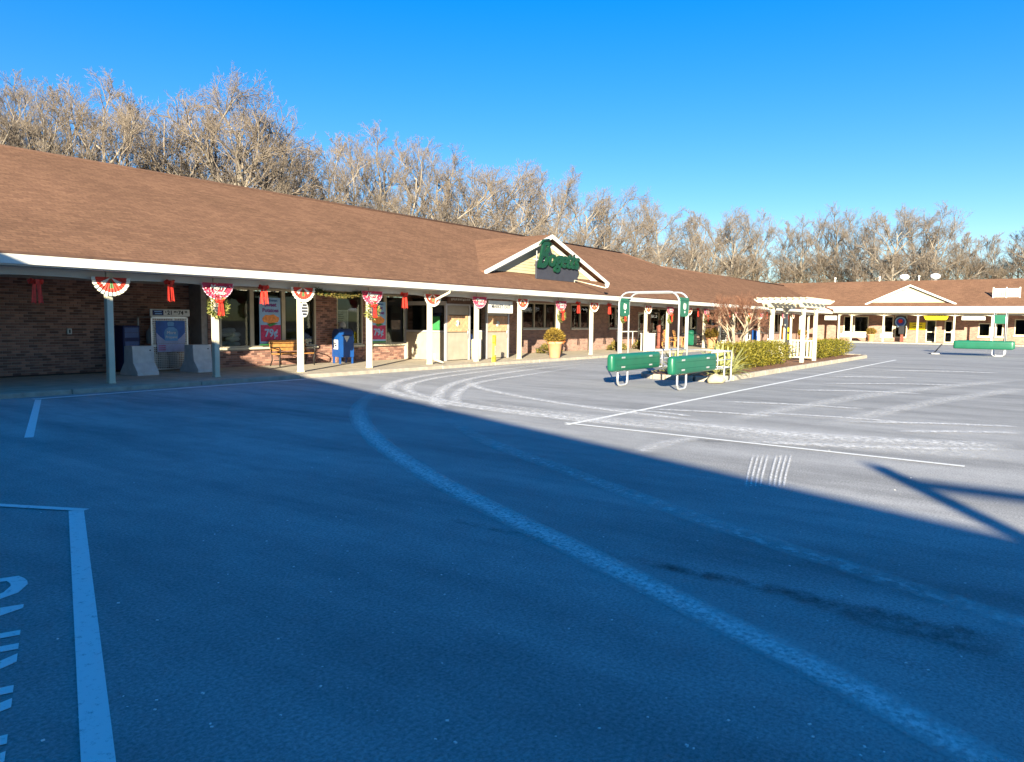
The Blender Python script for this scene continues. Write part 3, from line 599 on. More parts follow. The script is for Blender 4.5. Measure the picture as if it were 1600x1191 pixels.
for ya in (Ya, Yb):
    za = hz-.08
    bx_ = lambda z: RX+(z-RZ0)/RS
    P = [(HX-.3,ya,za),(HX-.3,Yc,HZ),(bx_(HZ)+.3,Yc,HZ),(bx_(za)+.2,ya,za)]
    slab(P[::-1] if ya > Yc else P, 'gable_roof', rb_, M['shingle'], lambda p: (p.x, p.y*1.1))
    q = MB(); A, B = Vector((0,ya,za)), Vector((0,Yc,HZ)); dn = Vector((0,0,-.17))
    q.add([Vector((xx,p.y,p.z)) for xx in (HX-.34,HX-.301) for p in (A,B,B+dn,A+dn)], [(0,1,2,3),(7,6,5,4),(0,4,5,1),(2,6,7,3),(1,5,6,2),(0,3,7,4)]); q.build('rake_board', M['white'], rb_)
# roof vents and equipment screen
for k, (yy, sc) in enumerate(((12.35,1.0),(9.6,1.0))):
    v = thing('roof_vent', ['round silver turbine vent on the far ridge left of the gable peak', 'round silver turbine vent on the far ridge right of the gable peak'][k], 'roof vent', (84.5,yy,rrz(84)-.25), 0, 'turbine vents on the far ridge')
    q = MB(); q.lathe([(.22,0),(.2,.35)], 14); q.build('base', M['aluminium'], v)
    q = MB(); q.lathe([(.2,.35),(.40,.45),(.47,.62),(.42,.8),(.25,.9),(.02,.93)], 16); q.build('turbine', M['metalroof'], v)
for k, yy in enumerate((18.9, 14.6, 11.0)):
    q = MB(); q.lathe([(.07,0),(.07,.55)], 8); q.lathe([(.12,.55),(.12,.68),(.02,.72)], 8)
    o = q.build('vent_pipe', M['palewhite'], None, (84.3,yy,rrz(84)-.2)); tag(o, ['capped pale vent pipe on the far ridge, leftmost of three', 'capped pale vent pipe on the far ridge, middle of three', 'capped pale vent pipe on the far ridge between the two turbine vents'][k], 'vent pipe', 'vent pipes on the far ridge')
sc_ = thing('roof_screen', 'white slatted equipment screen on the far roof near the right edge', 'screen', (79.9,2.4,rrz(79.9)))
for y in (0, 1.0, 2.0):
    q = MB(); q.box(0, .09, y-.05, y+.05, -.05, .95); q.build('post', M['white'], sc_)
for k in range(13): 
    y = .1+k*.145; q = MB(); q.box(.03, .06, y, y+.09, .12, .78); q.build('slat', M['white'], sc_)
for z in (.06, .78): q = MB(); q.box(.01, .08, 0, 2, z, z+.06); q.build('rail', M['white'], sc_)
# shop signs on the far wing
YX = Matrix(((0,0,-1,0),(-1,0,0,0),(0,1,0,0),(0,0,0,1)))       # text facing -X
def wing_sign(name, label, pa, pb, z0, z1, mat, body, tmat, size, X=78.5, taper=0, body2=None):
    a, b = px_y(pb, X), px_y(pa, X); s = thing(name, label, 'sign', (X, (a+b)/2, (z0+z1)/2)); h = (b-a)/2; v = (z1-z0)/2
    q = MB(); q.prism([(-h+taper,-v),(h-taper,-v),(h,v),(-h,v)], .04, Matrix.Translation((.04,0,0)) @ YX @ Matrix.Translation((0,0,0))); q.build('board', mat, s)
    if body: text('lettering', body, tmat, s, Matrix.Translation((-.006,0,.0)) @ YX, size, .003)
    return s
def scribble(parent, w_, z, mat, n, h=.1):
    r = random.Random(n)
    x = -w_/2
    q = MB()
    while x < w_/2:
        l = r.uniform(.04, .1); q.box(-.008, -.002, -x-l, -x, z-h/2*r.uniform(.5,1), z+h/2*r.uniform(.5,1)); x += l+.04
    q.build('lettering', mat, parent)
s = wing_sign('yellow_awning_sign', 'yellow tapered sign with dark lettering hung over the far glazed door', 1441, 1483, 2.25, 2.75, M['yellow'], None, None, .2, taper=.25); scribble(s, 1.5, .12, M['dkolive'], 3)
s = wing_sign('white_awning_sign', 'white hanging sign with pale pink lettering on the far wing', 1502, 1539, 2.25, 2.7, M['white'], None, None, .2); scribble(s, 1.3, 0, M['pinkprint'], 5, .14)
s = wing_sign('yellow_window_sign', 'small yellow sign board with dark lettering beside the far glazed door', 1421, 1446, 1.3, 2.0, M['yellow'], None, None, .2, X=81.45); scribble(s, .8, .18, M['dkolive'], 8, .14); scribble(s, .8, -.06, M['dkolive'], 9, .14)
s = wing_sign('white_corner_sign', 'white hanging sign in the inner corner of the porch', 1288, 1307, 2.15, 2.55, M['white'], None, None, .2, X=75.5)
rs = thing('round_sign', 'round blue and red sign in the dark arched window of the far wing', 'sign', (WX-.06, px_y(1407), 2.05))
for r, mm, o in ((.62,'darkgrey',0),(.5,'skyblue',.02),(.38,'neon',.04),(.2,'red',.06)):
    q = MB(); q.lathe([(r,0),(r,.02)], 20); k = q.build('disc', M[mm], rs); k.rotation_euler.y = R(-90); k.location = (-o, 0, 0 if r > .3 else .06)
pb = thing('dark_post_box', 'black box on a brown post in front of the far round sign', 'post', (80.6, px_y(1410, 80.6), .104))
q = MB(); q.box(-.12,.12,-.12,.12,0,.75); q.build('post', M['rust'], pb); q = MB(); q.cbox(-.25,.25,-.3,.3,.75,1.55,.04); q.build('box', M['black'], pb)

# ------------------------------------------------------------------ holiday trimmings under the porch
def fan(i, x, kind):
    col = ORD[i]
    if kind == 'stripe': lab = 'pleated red and white striped fan bunting on the %s porch column from the left' % col
    else: lab = 'crimson half round bunting with white lettering on the %s porch column from the left' % col
    f = thing('fan_bunting', lab, 'bunting', (x, 18.06, 2.63), 0, 'fan buntings on the porch columns')
    r = .43; n = 28; rr = random.Random(i)
    rings = [(.04,.0),(.16,.2),(.29,.55),(.38,.85),(.43,1)] if kind == 'stripe' else [(.04,0),(.3,.5),(.43,1)]
    mats = ['fanwhite','fanred','fangreen','fanred','fanwhite']
    tw = rr.uniform(-.12,.12)
    def pt(r_, k):
        a = -math.pi*k/n; pl = (.014*(1 if k % 2 else -1))*(r_/.43); 
        return (r_*math.cos(a)*1.02, pl-.02*(r_/.43)+tw*.4*r_*math.cos(a), r_*math.sin(a)*.98)
    if kind == 'stripe':
        for s_ in range(7):
            q = MB(); 
            for k in range(s_*4, s_*4+4):
                q.add([pt(.04,k),pt(.36,k),pt(.36,k+1),pt(.04,k+1)], [(0,1,2,3)])
            q.build('pleat', M['fanred' if s_ % 2 == 0 else ('fanwhite' if s_ % 4 == 1 else 'fangreen')], f)
        q = MB()
        for k in range(n): q.add([pt(.36,k),pt(.45,k),pt(.45,k+1),pt(.36,k+1)], [(0,1,2,3)])
        q.build('border', M['fanwhite'], f)
        q = MB()
        for k in range(n): q.add([pt(.27,k),pt(.36,k),pt(.36,k+1),pt(.27,k+1)], [(0,1,2,3)])
        q.v = [(a, b-.006, c) for a, b, c in q.v]; q.build('red_band', M['fanred'], f)
    else:
        q = MB()
        for k in range(n): q.add([pt(.02,k),pt(.43,k),pt(.43,k+1),pt(.02,k+1)], [(0,1,2,3)])
        q.build('cloth', M['pink'], f)
        q = MB()
        for k in range(n): q.add([pt(.43,k),pt(.45,k),pt(.45,k+1),pt(.43,k+1)], [(0,1,2,3)])
        q.build('border', M['pinkprint'], f)
        text('lettering', 'Merry', M['white'], f, Matrix.Translation((-.02,-.05,-.12)) @ XZ, .19, .002, .3, .004); text('lettering', 'Xmas', M['white'], f, Matrix.Translation((.02,-.045,-.26)) @ XZ, .15, .002, .3, .003)
        q = MB()
        for k in range(9):
            a = rr.uniform(.2,2.9); d = rr.uniform(.3,.4); q.box(d*math.cos(a)-.013, d*math.cos(a)+.013, -.05, -.045, -d*math.sin(a)-.013, -d*math.sin(a)+.013)
        q.build('dots', M['white'], f)
    return f
def bow_mesh(q, s=1.0):
    for sg in (-1, 1):
        q.add([(0,-.02,.02),(sg*.10*s,-.05,.07*s),(sg*.15*s,0,.02*s),(sg*.12*s,.0,-.05*s),(0,-.02,-.03)], [(0,1,2,3,4) if sg > 0 else (4,3,2,1,0)])
        q.add([(0,-.035,.02),(sg*.09*s,-.1,.05*s),(sg*.10*s,-.05,.07*s),(sg*.12*s,0,-.05*s),(sg*.09*s,-.1,-.04*s),(0,-.035,-.02)], [(0,1,2,3,4,5)])
        q.add([(sg*.005,-.03,0),(sg*.07*s,-.04,0),(sg*.11*s,-.05,-.42*s),(sg*.07*s,-.04,-.39*s),(sg*.02*s,-.05,-.43*s)], [(0,1,2,3,4)])
    q.box(-.035*s, .035*s, -.09, -.01, -.04*s, .045*s)
def bow(i, x, z=2.58, lab=None):
    o = thing('red_bow', lab, 'bow', (x, 18.13, z), random.Random(i).uniform(-.4,.4), 'red bows hung along the porch'); q = MB(); bow_mesh(q, 1.15)
    k = q.build('ribbon', M['red'], o); return o
def wreath(i, x):
    o = thing('wreath', 'green wreath with red bow on the %s porch column from the left' % ORD[i], 'wreath', (x, 18.09, 1.98), 0, 'wreaths on the porch columns')
    rr = random.Random(40+i); q = MB()
    for k in range(420):
        a = rr.uniform(0, 6.283); b = rr.uniform(0, 6.283); r0 = .21; c = Vector(((r0+.06*math.cos(b))*math.cos(a), -.05+.05*math.sin(b), (r0+.06*math.cos(b))*math.sin(a)))
        d = Vector((math.cos(a+rr.uniform(-1,1)), rr.uniform(-.9,.4), math.sin(a+rr.uniform(-1,1)))).normalized(); sd = d.orthogonal().normalized()*.014; e = c+d*rr.uniform(.06,.11)
        q.add([c-sd, c+sd, e+sd*.4, e-sd*.4], [(0,1,2,3)])
    q.build('greens', M['wreath'], o); q = MB(); bow_mesh(q, .95); k = q.build('bow', M['red'], o); k.location = (.02,-.1,.17)
    return o
VC = COLX[2:]       # columns in view
for i, x in enumerate(VC[:21]):
    fan(i, x, 'stripe' if i % 2 == 0 else 'merry')
for i in (1, 3, 7, 9, 11, 13, 16): wreath(i, VC[i])
def between(i): return 'large red bow hanging between the %s and %s porch columns from the left' % (ORD[i], ORD[i+1])
for i in (0, 1, 3, 7, 8, 12, 14, 15, 17, 19): bow(i, VC[i]*.47+VC[i+1]*.53, lab=between(i))
bow(30, 7.0, 2.45, 'red bow hanging in the shade left of the first porch column')
gl_ = thing('garland', 'long green garland with gold flecks under the beam beside the mailbox', 'garland', (0,0,0)); rr = random.Random(9); q = MB()
for k in range(900):
    t = rr.random(); c = Vector((14.55+t*2.0, 18.12+rr.uniform(-.05,.05), 2.56-.09*math.sin(t*math.pi*1.0)+rr.uniform(-.07,.06)))
    d = Vector((rr.uniform(-1,1), rr.uniform(-1,.3), rr.uniform(-1,1))).normalized(); sd = d.orthogonal().normalized()*.016; e = c+d*.11; q.add([c-sd,c+sd,e+sd*.4,e-sd*.4], [(0,1,2,3)])
q.build('greens', M['garland'], gl_)
os_ = thing('oval_sign', 'white oval sign with dark lettering on the third porch column from the left', 'sign', (VC[2]+.07, 18.1, 1.98))
q = MB(); q.prism([(.14*math.cos(a*math.pi/10), .235*math.sin(a*math.pi/10)) for a in range(20)], .02, XZ); q.build('board', M['white'], os_)
q = MB()
for zz, ww in ((.13,.08),(.04,.11),(-.05,.11),(-.14,.08)):
    for k in range(5): x0 = -ww+k*ww*2/5; q.box(x0+.006, x0+ww*.36, -.026, -.021, zz-.03, zz+.03)
q.build('lettering', M['slate'], os_)

# ------------------------------------------------------------------ things on the walkway, left part
def barrier(label, x, y, rz):
    b = MB(); prof = [(-.42,0),(-.42,.08),(-.22,.34),(-.19,.80),(.19,.80),(.22,.34),(.42,.08),(.42,0)]
    b.prism(prof, .62, Matrix(((0,0,1,-.31),(1,0,0,0),(0,1,0,0),(0,0,0,1))))
    t = thing('concrete_barrier', label, 'concrete block', (x, y, .1), rz, 'concrete barrier blocks guarding the gas cage')
    b.build('body', M['block'], t)
    h = MB(); h.tube([(.2,-.21,.68),(.2,-.16,.68)], .02, 8); h.build('lifting_eye', M['black'], t)
    return t
barrier('grey concrete barrier block in front of the gas cage, nearer the left column', 10.42, 20.45, R(4))
barrier('grey concrete barrier block on the right of the gas cage behind the second column', 12.2, 20.5, R(6))
cg = thing('gas_cage', 'propane exchange cage with price header and blue poster against the brick wall', 'gas cage', (11.25, 21.35, .1))
q = MB()
for x in (.02, 1.13):
    for y in (.02, .78): q.box(x-.02, x+.02, y-.02, y+.02, 0, 1.62)
for z in (.06, .75, 1.6): q.box(0, 1.15, 0, .04, z-.02, z+.02); q.box(0, .04, .04, .76, z-.02, z+.02); q.box(1.11, 1.15, .04, .76, z-.02, z+.02)
q.build('frame', M['galv'], cg)
q = MB()
for k in range(27): z = .12+k*.055; q.box(.04, 1.11, .012, .02, z, z+.016)
for k in range(20): x = .06+k*.055; q.box(x, x+.01, .006, .012, .08, 1.6)
q.build('mesh_front', M['galv'], cg)['kind'] = 'stuff'
q = MB()
for ix in range(3):
    for iz in range(2):
        q.lathe([(.1,0),(.15,.03),(.15,.36),(.08,.46),(.06,.47),(.06,.56)], 10, (.22+ix*.34,.4,.08+iz*.72))
q.build('gas_cylinders', M['sack'], cg)
q = MB(); q.cbox(-.04, 1.19, -.05, .0, 1.63, 1.84, .008); q.build('header', M['palewhite'], cg)
q = MB(); q.cbox(.03, .36, -.058, -.051, 1.66, 1.81, .002); q.build('logo', M['navy'], cg)
q = MB(); q.box(.08,.30,-.062,-.0585,1.755,1.785); q.box(.10,.31,-.062,-.0585,1.69,1.72); q.build('logo_mark', M['skyblue'], cg)
T0 = lambda x, z, y=-.052: Matrix.Translation((x, y, z)) @ XZ
text('price', '21', M['black'], cg, T0(.56,1.735), .17, .002, 0, .004); text('price', '74', M['black'], cg, T0(.90,1.735), .17, .002, 0, .004)
text('price_cents', '99', M['black'], cg, T0(.72,1.76), .075, .002, 0, .003); text('price_cents', '99', M['black'], cg, T0(1.07,1.76), .075, .002, 0, .003)
text('price_mark', '$', M['black'], cg, T0(.43,1.76), .075, .002); text('price_mark', '$', M['black'], cg, T0(.785,1.76), .07, .002)
q = MB(); q.box(.14, 1.04, -.02, -.005, .82, 1.5); po = q.build('poster', M['posterblue'], cg)
q = MB(); q.prism([(.40,.9),(.80,.9),(.82,1.15),(.78,1.24),(.68,1.31),(.52,1.31),(.42,1.24),(.38,1.15)], .004, Matrix.Translation((0,-.021,0)) @ XZ); q.build('cylinder_print', M['posterlight'], po)
q = MB(); q.prism([(.14,.82),(.14,1.15),(.26,1.02),(.40,.92),(.78,.92),(.92,1.02),(1.04,1.15),(1.04,.82)], .003, Matrix.Translation((0,-.0205,0)) @ XZ); q.build('swoosh_print', M['lilac'], po)
q = MB(); q.prism([(.5,1.34),(.68,1.34),(.70,1.44),(.64,1.47),(.54,1.47),(.48,1.44)], .004, Matrix.Translation((0,-.021,0)) @ XZ); q.build('collar_print', M['posterlight'], po)
text('lettering', 'More', M['white'], po, T0(.6,1.14,-.026), .13, .002, .1); text('lettering', 'Propane', M['white'], po, T0(.6,1.01,-.026), .11, .002, .1)
q = MB(); q.box(.16, 1.02, -.018, -.004, .57, .81); po = q.build('lower_poster', M['lilac'], cg)
q = MB()
for z in (.62,.68,.74): q.box(.2,.42,-.022,-.0185,z,z+.025)
q.build('pink_print', M['magenta'], po)
cb = thing('blue_cabinet', 'dark blue metal cabinet standing in the shade left of the gas cage', 'cabinet', (10.55, 21.6, .1))
q = MB(); q.cbox(0, .5, 0, .5, .05, 1.35, .02); q.build('body', M['navy'], cb); q = MB()
for z in (.5,.75,1.0,1.15): q.box(.05,.45,-.012,-.001,z,z+.14)
q.build('shelf_front', M['usblue'], cb); q = MB(); q.box(.03,.1,.03,.1,0,.05); q.box(.45,.52,.03,.1,0,.05); q.box(.03,.1,.45,.52,0,.05); q.box(.45,.52,.45,.52,0,.05); q.build('feet', M['black'], cb)
ob = thing('outlet_box', 'small pale electrical box on the shaded brick wall at far left', 'outlet', (9.35, WL-.02, 1.28)); q = MB(); q.cbox(-.06,.06,-.06,-.0,-.08,.08,.01); q.build('cover', M['palewhite'], ob); q = MB(); q.box(-.02,.02,-.068,-.061,-.05,.05); q.build('socket', M['darkgrey'], ob)
# sacks piled inside the first window
rr = random.Random(2)
for k in range(9):
    q = MB(); a = rr.uniform(-.2,.2); n = 8
    for r_, z in ((.02,0),(.24,.02),(.28,.08),(.24,.15),(.02,.17)): pass
    q.lathe([(.03,0),(.24,.015),(.29,.08),(.24,.15),(.04,.17)], 10, smooth=True); q.v = [(x*1.0+.02*math.sin(9*y), y*.7, z+.015*math.sin(12*x)) for x, y, z in q.v]
    x, z = ((13.8,.75),(14.3,.75),(13.75,.92),(14.35,.92),(14.05,.76),(14.1,1.08),(14.4,1.06),(13.8,1.08),(14.25,1.2))[k]
    o = q.build('sack', M['sack'] if k % 3 else M['palewhite'], None, (x, 22.0+rr.uniform(-.05,.2), z), a); tag(o, 'grey sack piled inside the leftmost shop window', 'sack', 'sacks piled inside the leftmost window')
st = thing('display_stand', 'low dark stand under the sacks inside the leftmost window', 'stand', (13.5,21.8,.11)); q = MB(); q.box(0,1.15,0,.7,.0,.635); q.build('base', M['darkgrey'], st)
# hanging posters
def poster(label, x, wd):
    p = thing('sweet_potato_poster', label, 'poster', (x, WY-.14, 0), 0, 'sweet potato posters on the shop windows'); h = wd/2
    q = MB(); q.box(-h, h, -.012, 0, .80, 2.40); q.build('sheet', M['skyblue'], p)
    q = MB(); q.box(-h+.04, h-.005, -.016, -.0125, .93, 1.48); q.build('red_field', M['magenta'], p)
    q = MB(); q.prism([(-.13,1.52),(-.02,1.42),(.12,1.47),(.3,1.53),(.1,1.56)], .004, T0(0,0,-.0165)); q.build('leaf_print', M['leafgreen'], p)
    q = MB(); q.prism([(.40*wd*math.cos(a*.3142)+.02, 1.68+.15*math.sin(a*.3142)+.02*math.sin(a*2)) for a in range(20)], .004, T0(0,0,-.0165)); q.build('potato_print', M['potato'], p)
    q = MB(); q.box(-h, h, -.016, -.0125, .80, .86); q.build('green_edge', M['leafgreen'], p)
    text('lettering', 'Southwest', M['posterblue'], p, T0(.02,2.31,-.014), .13, .002, 0, .003); text('lettering', 'Sweet', M['purple'], p, T0(.02,2.16,-.014), .19, .002, 0, .006); text('lettering', 'Potatoes', M['purple'], p, T0(.02,1.97,-.014), .18, .002, 0, .006)
    text('price', '79¢', M['skyblue'], p, T0(.03,1.2,-.018), .36, .002, 0, .012)
    return p
poster('tall sweet potato price poster hanging above the wooden bench', 15.35, .84); poster('tall sweet potato price poster half hidden behind the fourth porch column', 20.3, .84)
# bench
def bench(label, x, y, rz, wd, slatm, sidem, grp=None):
    b = thing('park_bench', label, 'bench', (x, y, .1), rz, grp); h = wd/2
    for k in range(4): q = MB(); q.cbox(-h, h, -.42+k*.11, -.33+k*.11, .40, .43, .006); q.build('seat_slat', slatm, b)
    for k in range(3): z = .50+k*.13; y_ = .05+k*.03; q = MB(); q.cbox(-h, h, y_, y_+.03, z, z+.11, .006); q.build('back_slat', slatm, b)
    for sx in (-h+.04, h-.04):
        q = MB(); q.tube([(sx,-.4,0),(sx,-.38,.2),(sx,-.42,.40),(sx,-.3,.40),(sx,.03,.40),(sx,.14,.88)], .022, 6); q.tube([(sx,.12,0),(sx,.02,.2),(sx,.03,.40)], .022, 6); q.tube([(sx,-.42,.40),(sx,-.44,.58),(sx,-.36,.64),(sx,.05,.62)], .02, 6); q.build('side_frame', sidem, b)
    q = MB(); q.tube([(-h+.04,-.1,.2),(h-.04,-.1,.2)], .014, 6); q.build('stretcher', sidem, b)
    return b
bench('honey wood bench with black iron sides below the sweet potato poster', 15.95, 21.1, 0, 1.5, M['wood'], M['iron'])
# mailbox
mb = thing('mailbox', 'blue postal collection box on four legs in front of the brick pier', 'mailbox', (18.0, 20.75, .1), R(-14))
q = MB(); prof = [(-.30,.26),(.30,.26),(.30,1.0)] + [(.30*math.cos(a), 1.0+.26*math.sin(a)) for a in [k*math.pi/14 for k in range(1, 14)]] + [(-.30,1.0)]
q.prism(prof, .56, Matrix(((0,0,1,-.28),(1,0,0,0),(0,1,0,0),(0,0,0,1)))); q.build('body', M['usblue'], mb)
for sx in (-.24,.24):
    for sy in (-.24,.24): q = MB(); q.box(sx-.03, sx+.03, sy-.03, sy+.03, 0, .262); q.build('leg', M['usblue'], mb)
q = MB(); q.box(-.285,-.281,-.3,.3,.24,.3); q.box(-.27,.27,-.308,-.301,.24,.3); q.build('skirt_rim', M['usblue'], mb)
q = MB(); q.cbox(-.2,.2,-.33,-.302,1.0,1.05,.006); q.build('pull_door', M['navy'], mb)
q = MB(); q.prism([(-.1,.96),(.1,.96),(.0,.78)], .004, T0(0,0,-.302)); q.box(-.1,.1,-.306,-.302,.965,1.0); q.build('white_emblem', M['white'], mb)
q = MB(); q.cbox(-.287,-.2815,-.17,.17,.52,.86,.001); e = q.build('side_decal', M['white'], mb)
q = MB(); q.box(-.291,-.288,-.08,.06,.62,.68); q.box(-.291,-.288,-.02,.1,.70,.76); q.build('decal_mark', M['navy'], e)
bl = thing('bell_lantern', 'small grey domed lantern on a stand behind the mailbox', 'lantern', (18.35,21.2,.1)); q = MB(); q.lathe([(.03,0),(.03,1.3)], 8); q.lathe([(.12,0),(.12,.03)], 10); q.build('stand', M['darkgrey'], bl); q = MB(); q.lathe([(.14,1.3),(.15,1.38),(.11,1.48),(.02,1.53)], 12); q.build('dome', M['sack'], bl)
ea = thing('notice_easel', 'white framed notice on an easel behind the glass beside the mailbox', 'notice', (18.75,21.72,.1)); q = MB(); q.box(-.3,.36,0,.03,1.2,1.95); q.build('frame', M['palewhite'], ea); q = MB(); q.box(-.25,.31,-.006,-.001,1.25,1.9); q.build('sheet', M['sack'], ea)
q = MB()
for k in range(7): q.box(-.2,.1+.02*(k % 3),-.011,-.007,1.32+k*.075,1.345+k*.075)
q.build('print_lines', M['darkgrey'], ea); q = MB(); q.tube([(-.3,.02,0),(-.22,.02,1.95)], .015, 5); q.tube([(.45,.02,0),(.3,.02,1.95)], .015, 5); q.build('legs', M['palewhite'], ea)

# ------------------------------------------------------------------ by the entrance
ct = thing('caution_sign', 'tall yellow plastic caution sign standing at the kerb before the market exit', 'caution sign', (22.95, 17.62, .105), R(25))
q = MB(); q.prism([(-.17,0),(.17,0),(.17,.12),(.13,.2),(.10,.72),(.13,.76),(.13,.98),(.09,1.04),(-.09,1.04),(-.13,.98),(-.13,.76),(-.10,.72),(-.13,.2),(-.17,.12)], .1, Matrix.Translation((0,-.05,0)) @ XZ @ Matrix.Translation((0,0,-.1))); q.build('body', M['yellow'], ct)
q = MB(); q.box(-.085,.085,-.058,-.051,.26,.62); e = q.build('label_panel', M['white'], ct); q = MB(); q.prism([(-.05,.36),(.05,.36),(.0,.46)], .003, T0(0,0,-.0585)); q.box(-.015,.015,-.062,-.0585,.52,.58); q.build('warning_mark', M['black'], e)
wr = thing('water_rack', 'narrow rack of blue topped water jugs between the two entrance vestibules', 'rack', (24.0, 19.75, .1)); q = MB()
for x in (-.18,.18):
    for y in (-.15,.15): q.box(x-.015,x+.015,y-.015,y+.015,0,1.15)
for z in (.1,.45,.8): q.box(-.18,.18,-.15,.15,z-.01,z+.01)
q.build('frame', M['palewhite'], wr)
for z in (.11,.46,.81): q = MB(); q.lathe([(.13,0),(.14,.02),(.14,.2),(.05,.26),(.04,.3)], 12, (0,0,z)); q.build('jug', M['posterblue' if z > .4 else 'palewhite'], wr)
for k, xx in enumerate((23.75, 24.25)):
    o = thing('guard_post', ['short cream guard post by the nearer vestibule corner', 'short cream guard post by the market exit vestibule'][k], 'bollard', (xx, 19.35, .1), 0, 'guard posts at the entrances'); q = MB(); q.lathe([(.06,0),(.06,.78),(.04,.83),(.005,.845)], 12); q.build('post', M['cream'], o)

# pots with clipped shrubs
def leafball(q, c, rx, ry, rz, n, rr, size=.05, shell=.55):
    for k in range(n):
        d = Vector((rr.gauss(0,1), rr.gauss(0,1), rr.gauss(0,1))).normalized(); f = rr.uniform(shell, 1.0)*(1+.10*math.sin(5*d.x+3*d.z)+.06*math.sin(11*d.y))
        p = Vector((c[0]+d.x*rx*f, c[1]+d.y*ry*f, c[2]+d.z*rz*f)); t = (d+Vector((rr.uniform(-1,1),rr.uniform(-1,1),rr.uniform(-.6,1)))*.8).normalized(); s = t.orthogonal(); s.rotate(Matrix.Rotation(rr.uniform(0,6.28), 3, t)); s = s.normalized()*size*.45; e = t*size*rr.uniform(.8,1.6)
        q.add([p-s, p+e*.5-s*.3, p+e, p+s], [(0,1,2,3)])
def pot(label, x, y, s, seed):
    t = thing('planter_pot', label, 'plant pot', (x, y, .1), 0, 'terracotta pots along the porch'); rr = random.Random(seed)
    q = MB(); q.lathe([(.19*s,0),(.205*s,.02),(.285*s,.54*s),(.315*s,.55*s),(.325*s,.64*s),(.29*s,.64*s),(.275*s,.56*s),(.02,.55*s)], 24); q.build('pot', M['terra'], t)
    q = MB(); leafball(q, (-.04,0,.86*s), .40*s, .38*s, .30*s, 2600, rr, .06); q.build('foliage', M['shrub'], t)
    q = MB()
    for k in range(7): q.tube([(0,0,.5*s),(rr.uniform(-.2,.2),rr.uniform(-.2,.2),.95*s)], [.012,.004], 5)
    q.build('stems', M['stem'], t)
    q = MB(); leafball(q, (.26*s,-.12,.70*s), .16*s, .14*s, .17*s, 260, rr, .06); q.build('orange_flowers', M['orange'], t); return t
pot('large terracotta pot with clipped dry shrub at the kerb right of the market exit', 27.55, 17.75, 1.12, 1)
pot('terracotta pot with olive shrub beside the small bare tree', 45.6, 17.5, 1.1, 2)
pot('terracotta pot with orange plant on the far wing by the low window', 78.0, 14.0, 1.15, 3)
pot('terracotta pot partly hidden behind the pergola gate', 67.3, 17.6, 1.0, 4)
# cut greenery and firewood piled against the wall
for k, (x, y, lab, grp) in enumerate(((31.5,20.6,'low pile of cut evergreen boughs against the brick under the middle window',None),(38.2,20.3,'pile of dry cut boughs left of the porch doorway',None),(41.2,20.2,'wide pile of cut evergreen boughs by the porch doorway',None))):
    t = thing('bough_pile', lab, 'greenery', (x, y, .1), 0, 'piles of cut boughs on the walkway'); rr = random.Random(60+k); q = MB(); leafball(q, (0,0,.12), .9, .4, .32, 900, rr, .14, .2); q.v = [(a, b, max(c, .012)) for a, b, c in q.v]; q.build('boughs', M['garland'], t)
    q = MB()
    for j in range(9): a = rr.uniform(-.8,.8); q.tube([(a,-.35,.06),(a+rr.uniform(-.3,.3),.3,.3)], [.02,.01], 5)
    q.build('branches', M['stem'], t)
# handrail, statue, chairs, bin further along
hr = thing('handrail', 'low white pipe handrail along the wall before the porch doorway', 'handrail', (38.6,20.6,.1)); q = MB(); q.tube([(0,0,1.05),(4.3,0,1.05)], .03, 8); q.build('rail', M['white'], hr)
for x in (.1, 2.1, 4.2): q = MB(); q.tube([(x,0,0),(x,0,1.03)], .025, 8); q.build('post', M['white'], hr)
sb = thing('display_box', 'pale boxed display cabinet with white top by the porch doorway', 'display box', (38.4,18.6,.1)); q = MB(); q.cbox(-.05,.6,-.3,.3,0,.95,.015); q.build('body', M['palewhite'], sb); q = MB(); q.cbox(-.08,.63,-.33,.33,.952,1.0,.01); q.build('top', M['white'], sb)
stt = thing('wooden_figure', 'dark red carved wooden figure standing by the porch doorway', 'statue', (43.0,19.9,.1)); q = MB()
q.lathe([(.26,0),(.26,.14),(.17,.16),(.20,.5),(.17,.85),(.23,1.15),(.25,1.38),(.10,1.47),(.08,1.52),(.12,1.58),(.13,1.68),(.09,1.78),(.02,1.82)], 14); q.v = [(x, y*.75, z) for x, y, z in q.v]; q.build('body', M['rust'], stt); q = MB(); q.tube([(-.22,0,1.36),(-.30,-.1,1.05),(-.12,-.22,1.0)], [.07,.055,.04], 8); q.tube([(.22,0,1.36),(.28,-.06,1.08),(.2,-.2,.95)], [.07,.055,.04], 8); q.build('arms', M['rust'], stt)
def porch_chair(label, x, y, rz):
    c = thing('slat_chair', label, 'chair', (x, y, .1), rz, 'honey wood slat chairs on the porch')
    for k in range(6): z = .48+k*.115; q = MB(); wd = .36*(1-.3*(k/6)**3); q.cbox(-wd, wd, .18+k*.03, .21+k*.03, z, z+.085, .006); q.build('back_slat', M['wood'], c)
    for k in range(4): q = MB(); q.cbox(-.36,.36,-.36+k*.13,-.25+k*.13,.38+.0*k,.41,.006); q.build('seat_slat', M['wood'], c)
    for sx in (-.33,.33):
        for sy in (-.32,.2): q = MB(); q.box(sx-.03,sx+.03,sy-.03,sy+.03,0,.379); q.build('leg', M['wood'], c)
        q = MB(); q.cbox(sx-.06,sx+.06,-.38,.2,.60,.63,.006); q.box(sx-.025,sx+.025,-.36,-.31,.411,.6); q.build('armrest', M['wood'], c)
porch_chair('honey wood slat chair on the porch, nearer the doorway figure', 45.0, 20.2, R(-15)); porch_chair('honey wood slat chair on the porch, nearer the green bin', 46.9, 20.3, R(10))
